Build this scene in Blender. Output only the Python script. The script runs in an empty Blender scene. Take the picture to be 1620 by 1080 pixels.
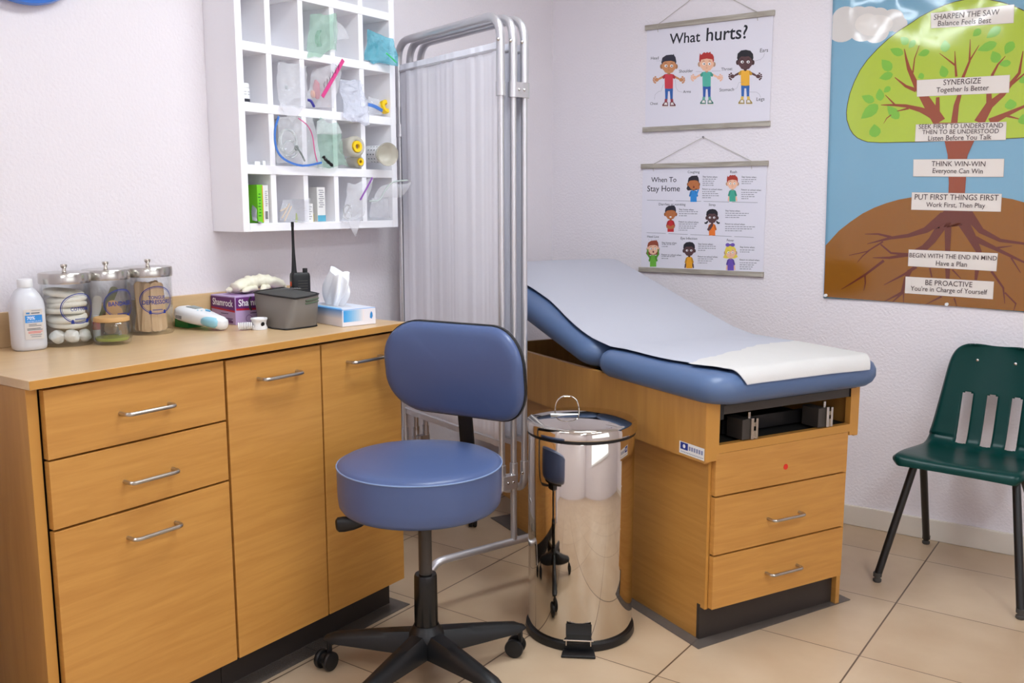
import bpy, bmesh, math, random
from math import sin, cos, pi, radians, hypot, atan2, sqrt
from mathutils import Vector, Matrix, noise

# ------------------------------------------------------------------ camera
SC = bpy.context.scene
COL = SC.collection
FPX = 1478.18                                   # focal length in pixels of the 1620 x 1080 frame
YAW, PITCH, ROLL = 0.61412948, 0.14752886, -0.00179697
CAM = Vector((2.3425, -3.64375, 1.25))
_f = Vector((-sin(YAW)*cos(PITCH), cos(YAW)*cos(PITCH), -sin(PITCH)))
_r0 = Vector((cos(YAW), sin(YAW), 0)); _u0 = _r0.cross(_f)
_r = _r0*cos(ROLL) + _u0*sin(ROLL); _u = -_r0*sin(ROLL) + _u0*cos(ROLL)
cam_data = bpy.data.cameras.new('camera'); cam_data.sensor_width = 36.0
cam_data.lens = 36.0*FPX/1620.0; cam_data.clip_start = 0.05
cam = bpy.data.objects.new('camera', cam_data); COL.objects.link(cam)
cam.matrix_world = Matrix(((_r.x, _u.x, -_f.x, CAM.x), (_r.y, _u.y, -_f.y, CAM.y), (_r.z, _u.z, -_f.z, CAM.z), (0, 0, 0, 1)))
SC.camera = cam

# ------------------------------------------------------------------ world, exposure
wd = bpy.data.worlds.new('world'); SC.world = wd; wd.use_nodes = True
wd.node_tree.nodes['Background'].inputs[0].default_value = (0.75, 0.82, 1.0, 1)
wd.node_tree.nodes['Background'].inputs[1].default_value = 0.3
SC.view_settings.view_transform = 'Standard'; SC.view_settings.look = 'None'
SC.view_settings.gamma = 1.0; SC.view_settings.use_curve_mapping = False
SC.view_settings.exposure = -0.07
# ceiling lamps, the third added as unseen fill: centre x, centre y, size x, size y, watts, colour
LAMPS = [(3.30, -2.50, 0.30, 1.20, 33.0, (0.885, 0.97, 1.03)),
         (0.62, -4.30, 1.15, 0.20, 26.0, (0.885, 0.97, 1.03)),
         (3.30, -4.70, 0.30, 1.20, 28.0, (0.885, 0.97, 1.03)),
         (1.30, -1.75, 0.45, 1.20, 33.5, (0.885, 0.97, 1.03))]
# unseen glowing window added to the right wall as soft fill: y0, y1, z0, z1, strength, colour
FILL_WINDOW = (-4.2, -1.5, 0.95, 2.25, 1.4, (0.90, 0.98, 1.04))

# ------------------------------------------------------------------ sight lines: a pixel measured on the photograph to a point on a real plane of the room
def ray(x, y): return _f + _r*((x-810)/FPX) - _u*((y-540)/FPX)
def on_x(x, y, X): d = ray(x, y); return CAM + d*((X-CAM.x)/d.x)
def on_y(x, y, Y): d = ray(x, y); return CAM + d*((Y-CAM.y)/d.y)
def on_z(x, y, Z): d = ray(x, y); return CAM + d*((Z-CAM.z)/d.z)

# ------------------------------------------------------------------ materials
def lin(c): c /= 255.0; return c/12.92 if c <= 0.04045 else ((c+0.055)/1.055)**2.4
def rgb(r, g, b): return (lin(r), lin(g), lin(b), 1.0)
def new_mat(name):
    m = bpy.data.materials.new(name); m.use_nodes = True
    return m, m.node_tree, m.node_tree.nodes['Principled BSDF']
def bump_noise(nt, bsdf, scale, strength, dist, detail=3.0):
    tc = nt.nodes.new('ShaderNodeTexCoord'); nz = nt.nodes.new('ShaderNodeTexNoise'); bp = nt.nodes.new('ShaderNodeBump')
    nz.inputs['Scale'].default_value = scale; nz.inputs['Detail'].default_value = detail
    bp.inputs['Strength'].default_value = strength; bp.inputs['Distance'].default_value = dist
    nt.links.new(tc.outputs['Object'], nz.inputs['Vector']); nt.links.new(nz.outputs[0], bp.inputs['Height'])
    nt.links.new(bp.outputs[0], bsdf.inputs['Normal'])
def mat(name, c, rough=0.5, metal=0.0, bump=None, coat=0.0, trans=0.0, ior=1.45, alpha=1.0, spec=None, sheen=0.0):
    m, nt, b = new_mat(name)
    b.inputs['Base Color'].default_value = rgb(*c); b.inputs['Roughness'].default_value = rough
    b.inputs['Metallic'].default_value = metal; b.inputs['Coat Weight'].default_value = coat
    b.inputs['Transmission Weight'].default_value = trans; b.inputs['IOR'].default_value = ior; b.inputs['Alpha'].default_value = alpha
    if spec is not None: b.inputs['Specular IOR Level'].default_value = spec
    if sheen: b.inputs['Sheen Weight'].default_value = sheen
    if bump: bump_noise(nt, b, *bump)
    return m
_ink = {}
def ink(r, g, b, rough=0.55):
    k = (r, g, b, rough)
    if k not in _ink: _ink[k] = mat('ink_%02x%02x%02x' % (r, g, b), (r, g, b), rough)
    return _ink[k]
def wood(name, a, b, scale, rough=0.42, dist=0.6):
    m, nt, bs = new_mat(name)
    tc = nt.nodes.new('ShaderNodeTexCoord'); mp = nt.nodes.new('ShaderNodeMapping'); nz = nt.nodes.new('ShaderNodeTexNoise'); rp = nt.nodes.new('ShaderNodeValToRGB')
    mp.inputs['Scale'].default_value = scale
    nz.inputs['Scale'].default_value = 2.2; nz.inputs['Detail'].default_value = 6.0; nz.inputs['Roughness'].default_value = 0.6; nz.inputs['Distortion'].default_value = dist
    rp.color_ramp.elements[0].position = 0.33; rp.color_ramp.elements[0].color = rgb(*a)
    rp.color_ramp.elements[1].position = 0.66; rp.color_ramp.elements[1].color = rgb(*b)
    nt.links.new(tc.outputs['Object'], mp.inputs['Vector']); nt.links.new(mp.outputs[0], nz.inputs['Vector'])
    nt.links.new(nz.outputs[0], rp.inputs[0]); nt.links.new(rp.outputs[0], bs.inputs['Base Color'])
    bs.inputs['Roughness'].default_value = rough
    return m
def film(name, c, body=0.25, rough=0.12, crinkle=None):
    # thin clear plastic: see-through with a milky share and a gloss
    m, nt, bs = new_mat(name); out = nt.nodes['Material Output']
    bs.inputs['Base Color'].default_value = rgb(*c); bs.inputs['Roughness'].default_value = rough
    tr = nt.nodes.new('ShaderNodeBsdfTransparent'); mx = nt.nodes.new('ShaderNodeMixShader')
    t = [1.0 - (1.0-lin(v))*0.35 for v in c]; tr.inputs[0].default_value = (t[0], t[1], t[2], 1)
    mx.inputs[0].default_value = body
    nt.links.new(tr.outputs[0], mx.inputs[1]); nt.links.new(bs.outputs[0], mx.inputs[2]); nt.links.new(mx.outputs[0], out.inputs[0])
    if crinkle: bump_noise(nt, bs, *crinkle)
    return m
def glass_mat(name, c, mixf=0.14, rough=0.02):
    m, nt, bs = new_mat(name); out = nt.nodes['Material Output']
    tr = nt.nodes.new('ShaderNodeBsdfTransparent'); gl = nt.nodes.new('ShaderNodeBsdfGlossy'); mx = nt.nodes.new('ShaderNodeMixShader'); fr = nt.nodes.new('ShaderNodeLayerWeight')
    tr.inputs[0].default_value = rgb(*c); gl.inputs['Roughness'].default_value = rough
    ml = nt.nodes.new('ShaderNodeMath'); ml.operation = 'MULTIPLY_ADD'; ml.inputs[1].default_value = 0.42; ml.inputs[2].default_value = mixf*0.3
    fr.inputs['Blend'].default_value = 0.25
    nt.links.new(fr.outputs['Facing'], ml.inputs[0]); nt.links.new(ml.outputs[0], mx.inputs[0])
    nt.links.new(tr.outputs[0], mx.inputs[1]); nt.links.new(gl.outputs[0], mx.inputs[2]); nt.links.new(mx.outputs[0], out.inputs[0])
    return m
def glow(name, c, s):
    m, nt, bs = new_mat(name)
    bs.inputs['Base Color'].default_value = (0.9, 0.9, 0.9, 1)
    bs.inputs['Emission Color'].default_value = (*c, 1); bs.inputs['Emission Strength'].default_value = s
    return m
def tile_floor():
    m, nt, bs = new_mat('beige_floor_tile')
    N = nt.nodes.new; L = nt.links.new
    tc = N('ShaderNodeTexCoord'); sp = N('ShaderNodeSeparateXYZ'); L(tc.outputs['Object'], sp.inputs[0])
    def line(out, x0, s, w):
        a = N('ShaderNodeMath'); a.operation = 'SUBTRACT'; a.inputs[1].default_value = x0 - 40*s; L(out, a.inputs[0])
        d = N('ShaderNodeMath'); d.operation = 'DIVIDE'; d.inputs[1].default_value = s; L(a.outputs[0], d.inputs[0])
        f = N('ShaderNodeMath'); f.operation = 'FRACT'; L(d.outputs[0], f.inputs[0])
        p = N('ShaderNodeMath'); p.operation = 'PINGPONG'; p.inputs[1].default_value = 0.5; L(f.outputs[0], p.inputs[0])
        c = N('ShaderNodeMath'); c.operation = 'LESS_THAN'; c.inputs[1].default_value = w/s; L(p.outputs[0], c.inputs[0])
        fl = N('ShaderNodeMath'); fl.operation = 'FLOOR'; L(d.outputs[0], fl.inputs[0])
        return c.outputs[0], fl.outputs[0]
    gx, ix = line(sp.outputs[0], 1.722, 0.411, 0.0024); gy, iy = line(sp.outputs[1], -0.240, 0.424, 0.0016)
    g = N('ShaderNodeMath'); g.operation = 'MAXIMUM'; L(gx, g.inputs[0]); L(gy, g.inputs[1])
    cb = N('ShaderNodeCombineXYZ'); L(ix, cb.inputs[0]); L(iy, cb.inputs[1])
    wn = N('ShaderNodeTexWhiteNoise'); L(cb.outputs[0], wn.inputs['Vector'])
    nz = N('ShaderNodeTexNoise'); nz.inputs['Scale'].default_value = 5.0; nz.inputs['Detail'].default_value = 6; L(tc.outputs['Object'], nz.inputs['Vector'])
    ad = N('ShaderNodeMath'); ad.operation = 'MULTIPLY_ADD'; ad.inputs[1].default_value = 0.22; L(wn.outputs['Value'], ad.inputs[0]); L(nz.outputs[0], ad.inputs[2])
    rp = N('ShaderNodeValToRGB'); rp.color_ramp.elements[0].position = 0.36; rp.color_ramp.elements[0].color = rgb(184, 156, 126)
    rp.color_ramp.elements[1].position = 0.85; rp.color_ramp.elements[1].color = rgb(200, 175, 146); L(ad.outputs[0], rp.inputs[0])
    mx = N('ShaderNodeMix'); mx.data_type = 'RGBA'; L(g.outputs[0], mx.inputs[0]); L(rp.outputs[0], mx.inputs[6]); mx.inputs[7].default_value = rgb(98, 76, 58)
    L(mx.outputs[2], bs.inputs['Base Color'])
    rr = N('ShaderNodeMapRange'); rr.inputs[3].default_value = 0.28; rr.inputs[4].default_value = 0.42; L(nz.outputs[0], rr.inputs[0]); L(rr.outputs[0], bs.inputs['Roughness'])
    bp = N('ShaderNodeBump'); bp.invert = True; bp.inputs['Strength'].default_value = 0.5; bp.inputs['Distance'].default_value = 0.002; L(g.outputs[0], bp.inputs['Height']); L(bp.outputs[0], bs.inputs['Normal'])
    return m

M = dict(
    wall=mat('white_textured_paint', (233, 226, 231), 0.6, bump=(110.0, 0.5, 0.0038, 1.0)),
    ceil=mat('ceiling_paint', (242, 241, 243), 0.8), tile=tile_floor(), base=mat('ivory_tile_skirting', (222, 212, 200), 0.35),
    maple_h=wood('maple_laminate_level_grain', (190, 132, 62), (204, 147, 73), (9, 1.7, 24)),
    maple_u=wood('maple_laminate_side_grain', (180, 126, 58), (194, 140, 70), (1.7, 9, 24)), maple_v=wood('maple_laminate_upright_grain', (182, 128, 62), (198, 144, 74), (11, 11, 1.0)),
    maple_top=wood('maple_laminate_worktop', (208, 172, 128), (216, 184, 140), (9, 1.2, 9), 0.28),
    edge=mat('maple_edge_band', (196, 140, 66), 0.4), dark=mat('dark_gap', (30, 20, 14), 0.7),
    kick=mat('dark_brown_toe_kick', (52, 44, 40), 0.5), steel=mat('brushed_steel', (188, 184, 178), 0.28, 1.0), chrome=mat('polished_steel', (206, 198, 188), 0.045, 1.0),
    alu=mat('satin_aluminium_tube', (208, 206, 210), 0.34, 0.75), nickel=mat('nickel', (205, 202, 198), 0.15, 1.0),
    vinyl=mat('blue_vinyl', (85, 106, 143), 0.36, bump=(420.0, 0.08, 0.001, 2.0)), vinyl_dark=mat('blue_vinyl_chair', (77, 93, 134), 0.34, bump=(420.0, 0.08, 0.001, 2.0)),
    piping=mat('pale_blue_piping', (126, 146, 184), 0.4), black=mat('black_plastic', (20, 20, 22), 0.42), black_gloss=mat('glossy_black_plastic', (16, 16, 17), 0.22),
    black_metal=mat('black_painted_metal', (24, 22, 22), 0.35), grey_metal=mat('dark_grey_metal', (62, 56, 52), 0.4), char=mat('charcoal_lining', (20, 18, 17), 0.7),
    paper=mat('white_crepe_paper', (186, 185, 195), 0.8, bump=(260.0, 0.35, 0.0015, 2.0)), paper2=mat('lit_crepe_paper', (207, 202, 199), 0.8, bump=(260.0, 0.35, 0.0015, 2.0)),  # second paper tone paints in the light on the bent front end
    green=mat('dark_green_moulded_plastic', (6, 55, 51), 0.30, bump=(500.0, 0.06, 0.001, 2.0), spec=0.22),
    white_paint=mat('white_painted_board', (249, 247, 251), 0.45), curtain=mat('white_curtain_cloth', (242, 241, 250), 0.75),
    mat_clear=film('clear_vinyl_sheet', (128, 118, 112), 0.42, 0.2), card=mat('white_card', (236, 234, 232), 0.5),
    sheet=mat('poster_paper', (228, 224, 234), 0.35), greywood=wood('grey_washed_wood', (146, 136, 124), (186, 178, 166), (2.5, 8, 26), 0.6),
    string=mat('jute_string', (176, 168, 156), 0.8), glass=glass_mat('clear_jar_glass', (253, 254, 254), 0.06), cork=mat('bamboo_lid', (206, 162, 106), 0.55),
    cotton=mat('cotton_wool', (246, 244, 240), 0.95, bump=(160.0, 0.5, 0.004, 3.0)), stick=wood('birch_stick', (214, 176, 134), (226, 192, 152), (30, 30, 4)),
    hdpe=film('milky_bottle_plastic', (236, 236, 242), 0.80, 0.3), white_pl=mat('white_plastic', (236, 236, 238), 0.3), blue_pl=mat('pale_blue_plastic', (150, 204, 222), 0.35),
    purple=mat('purple_carton', (122, 66, 134), 0.45), lilac=mat('lilac_carton', (190, 164, 206), 0.45), latex=mat('cream_latex', (242, 236, 214), 0.55),
    bag=mat('grey_nylon', (112, 104, 96), 0.5, bump=(700.0, 0.15, 0.001, 2.0)), bag_dark=mat('dark_grey_nylon', (72, 72, 70), 0.55), olive=mat('olive_zip_tape', (84, 98, 76), 0.5),
    tissue=mat('white_tissue', (244, 244, 248), 0.85), screen=mat('grey_lcd', (132, 144, 140), 0.25), orange=mat('orange_button', (226, 84, 30), 0.4),
    clearbag=film('clear_plastic_bag', (252, 252, 255), 0.22, 0.07, (55.0, 0.6, 0.02, 2.0)), milkbag=film('milky_plastic_bag', (240, 242, 252), 0.36, 0.2, (45.0, 0.7, 0.02, 3.0)),
    tealbag=film('teal_plastic_bag', (128, 208, 226), 0.42, 0.2, (45.0, 0.7, 0.02, 3.0)), greenbag=film('pale_green_plastic_bag', (206, 234, 220), 0.24, 0.15, (45.0, 0.7, 0.02, 3.0)),
    tubing=film('clear_tubing', (214, 224, 220), 0.55, 0.1), greentube=film('green_tubing', (150, 206, 180), 0.6, 0.1), silicone=film('clear_silicone', (222, 216, 200), 0.5, 0.2),
    yellow=mat('yellow_plastic', (246, 204, 30), 0.4), lime=mat('lime_plastic', (206, 222, 60), 0.4), pink=mat('pink_zip_strip', (216, 70, 138), 0.35), zipblue=mat('blue_zip_strip', (70, 118, 196), 0.35),
    zippurple=mat('purple_zip_strip', (150, 92, 178), 0.35), zipgreen=mat('green_zip_strip', (64, 200, 120), 0.35), dgreen=mat('dark_green_rubber', (24, 62, 48), 0.4), red=mat('red_sticker', (222, 48, 34), 0.5),
    discblue=mat('blue_rim_plastic', (66, 122, 214), 0.3), rubber=mat('grey_rubber', (70, 66, 62), 0.7), liquid=film('pale_green_liquid', (206, 218, 112), 0.5, 0.1),
)

# ------------------------------------------------------------------ object helpers
MATW = {}
def kindof(o, kind): o['kind'] = kind; return o
def thing(name, label, cat, loc=(0, 0, 0), rz=0.0, group=None):
    o = bpy.data.objects.new(name, None); COL.objects.link(o)
    o.empty_display_size = 0.05; o.location = loc; o.rotation_euler = (0, 0, rz)
    MATW[o.name] = Matrix.Translation(Vector(loc)) @ Matrix.Rotation(rz, 4, 'Z')
    o['label'] = label; o['category'] = cat
    if group: o['group'] = group
    return o
def tag(o, label, cat, group=None):
    o['label'] = label; o['category'] = cat
    if group: o['group'] = group
    return o
def dup(root, loc, rz=0.0, label=None):
    r = root.copy(); COL.objects.link(r); r.location = loc; r.rotation_euler = (0, 0, rz)
    MATW[r.name] = Matrix.Translation(Vector(loc)) @ Matrix.Rotation(rz, 4, 'Z')
    if label: r['label'] = label
    for ch in list(root.children):
        c = ch.copy(); COL.objects.link(c); c.parent = r
        for g in list(ch.children):
            d = g.copy(); COL.objects.link(d); d.parent = c
    return r

class G:
    """collects shapes of one part; build() links them as ONE mesh object"""
    def __init__(self, T=None): self.bm = bmesh.new(); self.T = T or Matrix(); self.mi = 0
    def v(self, p): return self.bm.verts.new(self.T @ Vector(p))
    def f(self, vs):
        try: fc = self.bm.faces.new(vs); fc.material_index = self.mi; return fc
        except ValueError: return None
    def box(self, x0, x1, y0, y1, z0, z1):
        vs = [self.v((x, y, z)) for z in (z0, z1) for y in (y0, y1) for x in (x0, x1)]
        for q in ((0, 2, 3, 1), (4, 5, 7, 6), (0, 1, 5, 4), (2, 6, 7, 3), (0, 4, 6, 2), (1, 3, 7, 5)): self.f([vs[i] for i in q])
        return self
    def prism(self, pts, a, b, axis='z'):
        def P(p, h): return {'z': (p[0], p[1], h), 'y': (p[0], h, p[1]), 'x': (h, p[0], p[1])}[axis]
        A = [self.v(P(p, a)) for p in pts]; B = [self.v(P(p, b)) for p in pts]
        self.f(A[::-1]); self.f(B); n = len(pts)
        for i in range(n): self.f([A[i], A[(i+1) % n], B[(i+1) % n], B[i]])
        return self
    def poly(self, pts): self.f([self.v(p) for p in pts]); return self
    def rings(self, rs, closed=True, cap0=True, cap1=True, loop=False):
        R = [[self.v(p) for p in r] for r in rs]; n = len(R[0])
        m = len(R)
        for i in range(m if loop else m-1):
            a, b = R[i], R[(i+1) % m]
            for j in range(n if closed else n-1): self.f([a[j], a[(j+1) % n], b[(j+1) % n], b[j]])
        if not loop and closed:
            if cap0: self.f(R[0][::-1])
            if cap1: self.f(R[-1])
        return self
    def lathe(self, prof, c=(0, 0, 0), n=32, axis=None, cap0=True, cap1=True):
        Rm = axis or Matrix()
        rs = [[Vector(c) + Rm @ Vector((r*cos(2*pi*k/n), r*sin(2*pi*k/n), z)) for k in range(n)] for r, z in prof]
        return self.rings(rs, True, cap0, cap1)
    def tube(self, pts, r, n=10, closed=False, cap=True):
        pts = [Vector(p) for p in pts]; m = len(pts)
        rad = r if isinstance(r, (list, tuple)) else [r]*m
        up = None; rs = []
        for i, p in enumerate(pts):
            if closed: t = pts[(i+1) % m] - pts[i-1]
            else: t = pts[min(i+1, m-1)] - pts[max(i-1, 0)]
            t.normalize()
            if up is None:
                up = Vector((0, 0, 1)) if abs(t.z) < 0.9 else Vector((1, 0, 0))
            up = (up - t*up.dot(t))
            if up.length < 1e-6: up = t.orthogonal()
            up.normalize(); s = t.cross(up)
            rs.append([p + (up*cos(2*pi*k/n) + s*sin(2*pi*k/n))*rad[i] for k in range(n)])
        self.rings(rs, True, cap, cap, loop=closed); return self
    def ball(self, c, r, n=12, m=8, scale=(1, 1, 1), jig=0.0, seed=0):
        rs = []
        for i in range(1, m):
            a = pi*i/m; row = []
            for k in range(n):
                d = Vector((sin(a)*cos(2*pi*k/n), sin(a)*sin(2*pi*k/n), -cos(a)))
                q = r*(1 + (jig*noise.noise(d*1.7 + Vector((seed*3.1, seed, 0))) if jig else 0))
                row.append(Vector(c) + Vector((d.x*scale[0], d.y*scale[1], d.z*scale[2]))*q)
            rs.append(row)
        self.rings(rs); return self
    def build(self, name, m, parent=None, smooth=35, bevel=0.0, seg=2, sub=0, solid=0.0, local=False, recalc=True):
        if recalc: bmesh.ops.recalc_face_normals(self.bm, faces=self.bm.faces)
        if smooth:
            lim = radians(smooth)
            for fc in self.bm.faces: fc.smooth = True
            for e in self.bm.edges:
                if len(e.link_faces) == 2 and e.calc_face_angle(0) > lim: e.smooth = False
        me = bpy.data.meshes.new(name)
        if parent is not None and not local:
            root = parent
            while root.parent: root = root.parent
            self.bm.transform(MATW[root.name].inverted())
        self.bm.to_mesh(me); self.bm.free()
        for k in (m if isinstance(m, (list, tuple)) else [m]): me.materials.append(k)
        o = bpy.data.objects.new(name, me); COL.objects.link(o)
        if parent is not None: o.parent = parent
        if solid: md = o.modifiers.new('solidify', 'SOLIDIFY'); md.thickness = solid; md.offset = 0
        if bevel: md = o.modifiers.new('bevel', 'BEVEL'); md.width = bevel; md.segments = seg; md.limit_method = 'ANGLE'; md.angle_limit = radians(40); md.harden_normals = False
        if sub: md = o.modifiers.new('subdivision', 'SUBSURF'); md.levels = sub; md.render_levels = sub
        return o
def each(g, name, m, parent=None, **k):
    # every separate piece of g becomes an object of its own
    bm = g.bm; left = set(bm.verts); out = []
    while left:
        st = [left.pop()]; isl = set(st)
        while st:
            v = st.pop()
            for e in v.link_edges:
                o = e.other_vert(v)
                if o not in isl: isl.add(o); left.discard(o); st.append(o)
        h = G(); mp = {}
        for v in sorted(isl, key=lambda v: v.index): mp[v] = h.bm.verts.new(v.co)
        for f in {f for v in isl for f in v.link_faces}:
            nf = h.bm.faces.new([mp[v] for v in f.verts]); nf.material_index = f.material_index
        out.append(h.build(name, m, parent, **k))
    bm.free(); return out
def arc(c, r, a0, a1, n, ux, uy):
    c = Vector(c); ux = Vector(ux); uy = Vector(uy)
    return [c + ux*(r*cos(a0+(a1-a0)*i/n)) + uy*(r*sin(a0+(a1-a0)*i/n)) for i in range(n+1)]
def rrect(a, b, r, n=8):
    """rounded rectangle of half sizes a, b"""
    out = []
    for cx, cy, s in ((a-r, b-r, 0), (-a+r, b-r, pi/2), (-a+r, -b+r, pi), (a-r, -b+r, 1.5*pi)):
        for i in range(n+1): t = s + pi/2*i/n; out.append((cx + r*cos(t), cy + r*sin(t)))
    return out
def round_path(pts, r, n=6):
    """polyline with its inner corners rounded"""
    pts = [Vector(p) for p in pts]; out = [pts[0]]
    for i in range(1, len(pts)-1):
        p = pts[i]; a = (pts[i-1]-p); b = (pts[i+1]-p); k = min(r, a.length*0.49, b.length*0.49)
        A = p + a.normalized()*k; B = p + b.normalized()*k
        for j in range(n+1):
            t = j/n; out.append(A*(1-t)**2 + p*2*t*(1-t) + B*t**2)
    out.append(pts[-1]); return out

_txt = {}
def text_mesh(s, bold=0.0):
    k = (s, bold)
    if k not in _txt:
        cu = bpy.data.curves.new('lettering', 'FONT'); cu.body = s; cu.resolution_u = 3; cu.offset = bold
        ob = bpy.data.objects.new('lettering', cu); me = bpy.data.meshes.new_from_object(ob)
        vs = [(v.co.x, v.co.y) for v in me.vertices]; fs = [tuple(p.vertices) for p in me.polygons]
        bpy.data.objects.remove(ob); bpy.data.meshes.remove(me); bpy.data.curves.remove(cu)
        _txt[k] = (vs, fs)
    return _txt[k]
class Art:
    """printed picture: flat inks on the surface given by place(u, v, height)"""
    def __init__(self, place, step=0.00018): self.bm = bmesh.new(); self.place = place; self.mats = []; self.step = step; self.n = 0
    def _mi(self, m):
        if m not in self.mats: self.mats.append(m)
        return self.mats.index(m)
    def poly(self, pts, m, layer=1):
        self.n += 1; layer += .07*(self.n % 11)
        mi = self._mi(m); vs = [self.bm.verts.new(self.place(u, v, layer*self.step)) for u, v in pts]
        try: f = self.bm.faces.new(vs); f.material_index = mi
        except ValueError: return
    def ellipse(self, cu, cv, a, b, m, layer=1, n=24, rot=0.0):
        self.poly([(cu + a*cos(t)*cos(rot) - b*sin(t)*sin(rot), cv + a*cos(t)*sin(rot) + b*sin(t)*cos(rot)) for t in (2*pi*i/n for i in range(n))], m, layer)
    def ring(self, cu, cv, a, b, w, m, layer=1, n=48, t0=0, t1=2*pi):
        for i in range(n):
            p, q = t0+(t1-t0)*i/n, t0+(t1-t0)*(i+1)/n
            self.poly([(cu+a*cos(p), cv+b*sin(p)), (cu+a*cos(q), cv+b*sin(q)), (cu+(a-w)*cos(q), cv+(b-w)*sin(q)), (cu+(a-w)*cos(p), cv+(b-w)*sin(p))], m, layer)
    def stroke(self, pts, m, layer=1):
        """pts: (u, v, width)"""
        n = len(pts); L, R = [], []
        for i in range(n):
            a, b = pts[max(i-1, 0)], pts[min(i+1, n-1)]; du, dv = b[0]-a[0], b[1]-a[1]; l = hypot(du, dv) or 1; w = pts[i][2]/2
            L.append((pts[i][0]-dv/l*w, pts[i][1]+du/l*w)); R.append((pts[i][0]+dv/l*w, pts[i][1]-du/l*w))
        for i in range(n-1): self.poly([L[i], L[i+1], R[i+1], R[i]], m, layer)
    def text(self, s, A, B, m, layer=1, tall=1.0, bold=0.0):
        """line of lettering whose baseline runs from A to B"""
        vs, fs = text_mesh(s, bold)
        if not vs: return
        x0 = min(v[0] for v in vs); x1 = max(v[0] for v in vs); k = hypot(B[0]-A[0], B[1]-A[1])/(x1-x0)
        an = atan2(B[1]-A[1], B[0]-A[0]); c, sn = cos(an), sin(an); mi = self._mi(m)
        nv = [self.bm.verts.new(self.place(A[0] + (x-x0)*k*c - y*k*tall*sn, A[1] + (x-x0)*k*sn + y*k*tall*c, layer*self.step)) for x, y in vs]
        for f in fs:
            try: fc = self.bm.faces.new([nv[i] for i in f]); fc.material_index = mi
            except ValueError: pass
    def build(self, name, parent):
        me = bpy.data.meshes.new(name)
        root = parent
        while root.parent: root = root.parent
        self.bm.transform(MATW[root.name].inverted()); self.bm.to_mesh(me); self.bm.free()
        for m in self.mats: me.materials.append(m)
        o = bpy.data.objects.new(name, me); COL.objects.link(o); o.parent = parent; return o

# ------------------------------------------------------------------ the room
RX, RY, RZ = 4.7, -5.7, 2.62
def struct(name, g, m, **k): return kindof(g.build(name, m, smooth=0, **k), 'structure')
struct('floor', G().box(-0.1, RX+0.1, RY-0.1, 0.1, -0.1, 0.0), M['tile'])
struct('ceiling', G().box(-0.1, RX+0.1, RY-0.1, 0.1, RZ, RZ+0.1), M['ceil'])
struct('wall_left', G().box(-0.1, 0, RY-0.1, 0.1, 0, RZ), M['wall'])
struct('wall_back', G().box(0, RX, 0, 0.1, 0, RZ), M['wall'])
struct('wall_right', G().box(RX, RX+0.1, RY-0.1, 0.1, 0, RZ), M['wall'])
struct('wall_front', G().box(0, RX, RY-0.1, RY, 0, RZ), M['wall'])
struct('light_block_wall', G().box(0, .50, -2.97, -2.85, 0, RZ), M['wall'])  # unseen wall added to keep light off the cabinet end panel
struct('baseboard_back', G().box(0.012, RX, -0.012, 0, 0, 0.080), M['base'], bevel=0.003)
struct('baseboard_left', G().box(0, 0.012, -1.56, 0, 0, 0.080), M['base'], bevel=0.003)
wy0, wy1, wz0, wz1, ws, wc = FILL_WINDOW
struct('added_window_1', G().box(RX-.012, RX-.004, wy0, wy1, wz0, wz1), glow('fill_light_pane', wc, ws))  # added glowing pane, out of view, lights the room from the right
struct('added_trim_1', G().box(RX-.03, RX, wy0-.06, wy0, wz0-.06, wz1+.06).box(RX-.03, RX, wy1, wy1+.06, wz0-.06, wz1+.06).box(RX-.03, RX, wy0, wy1, wz0-.06, wz0).box(RX-.03, RX, wy0, wy1, wz1, wz1+.06).box(RX-.028, RX-.002, (wy0+wy1)/2-.02, (wy0+wy1)/2+.02, wz0, wz1), M['white_pl'])
lamp_names = ['long ceiling light nearest the exam table', 'wide ceiling light near the supply counter', 'added long fill light on the ceiling at the far end of the room', 'wide ceiling light over the swivel stool']
for (lx, ly, sx, sy, w, c), nm in zip(LAMPS, lamp_names):
    t = thing('ceiling_light', nm, 'ceiling light', (lx, ly, RZ), 0, 'ceiling lights')
    G().box(lx-sx/2-.03, lx+sx/2+.03, ly-sy/2-.03, ly-sy/2, RZ-.05, RZ).box(lx-sx/2-.03, lx+sx/2+.03, ly+sy/2, ly+sy/2+.03, RZ-.05, RZ)\
       .box(lx-sx/2-.03, lx-sx/2, ly-sy/2, ly+sy/2, RZ-.05, RZ).box(lx+sx/2, lx+sx/2+.03, ly-sy/2, ly+sy/2, RZ-.05, RZ).build('frame', M['white_pl'], t, smooth=0)
    d = G().box(lx-sx/2, lx+sx/2, ly-sy/2, ly+sy/2, RZ-.042, RZ-.03).build('diffuser', glow('lit_diffuser', c, w/(sx*sy*pi)*1.0), t, smooth=0)

# ------------------------------------------------------------------ drawer and door cabinets with worktop
XF = 0.4925                                            # face of drawers and doors
def bar_pull(y0, y1, z, parent, x=XF):
    p = round_path([(x, y0, z), (x+.030, y0, z), (x+.030, y1, z), (x, y1, z)], 0.014, 6)
    return G().tube(p, 0.0048, 10).build('handle', M['steel'], parent)
def front(name, y0, y1, z0, z1, parent):
    return G().box(XF-.019, XF, y0, y1, z0, z1).build(name, M['maple_h'], parent, smooth=0, bevel=0.0012)
t = thing('drawer_cabinet', 'maple base cabinet with three drawers at the left end of the counter', 'cabinet', (0.25, -2.46, 0))
g = G(); g.box(0.001, .455, -2.678, -2.222, .10, .879); g.build('body', M['dark'], t, smooth=0)
G().box(0.001, .476, -2.700, -2.678, 0, .879).build('end_panel', [M['maple_v']], t, smooth=0)
G().box(.476, .478, -2.700, -2.677, .0, .879).build('edge_band', M['edge'], t, smooth=0)
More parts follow.
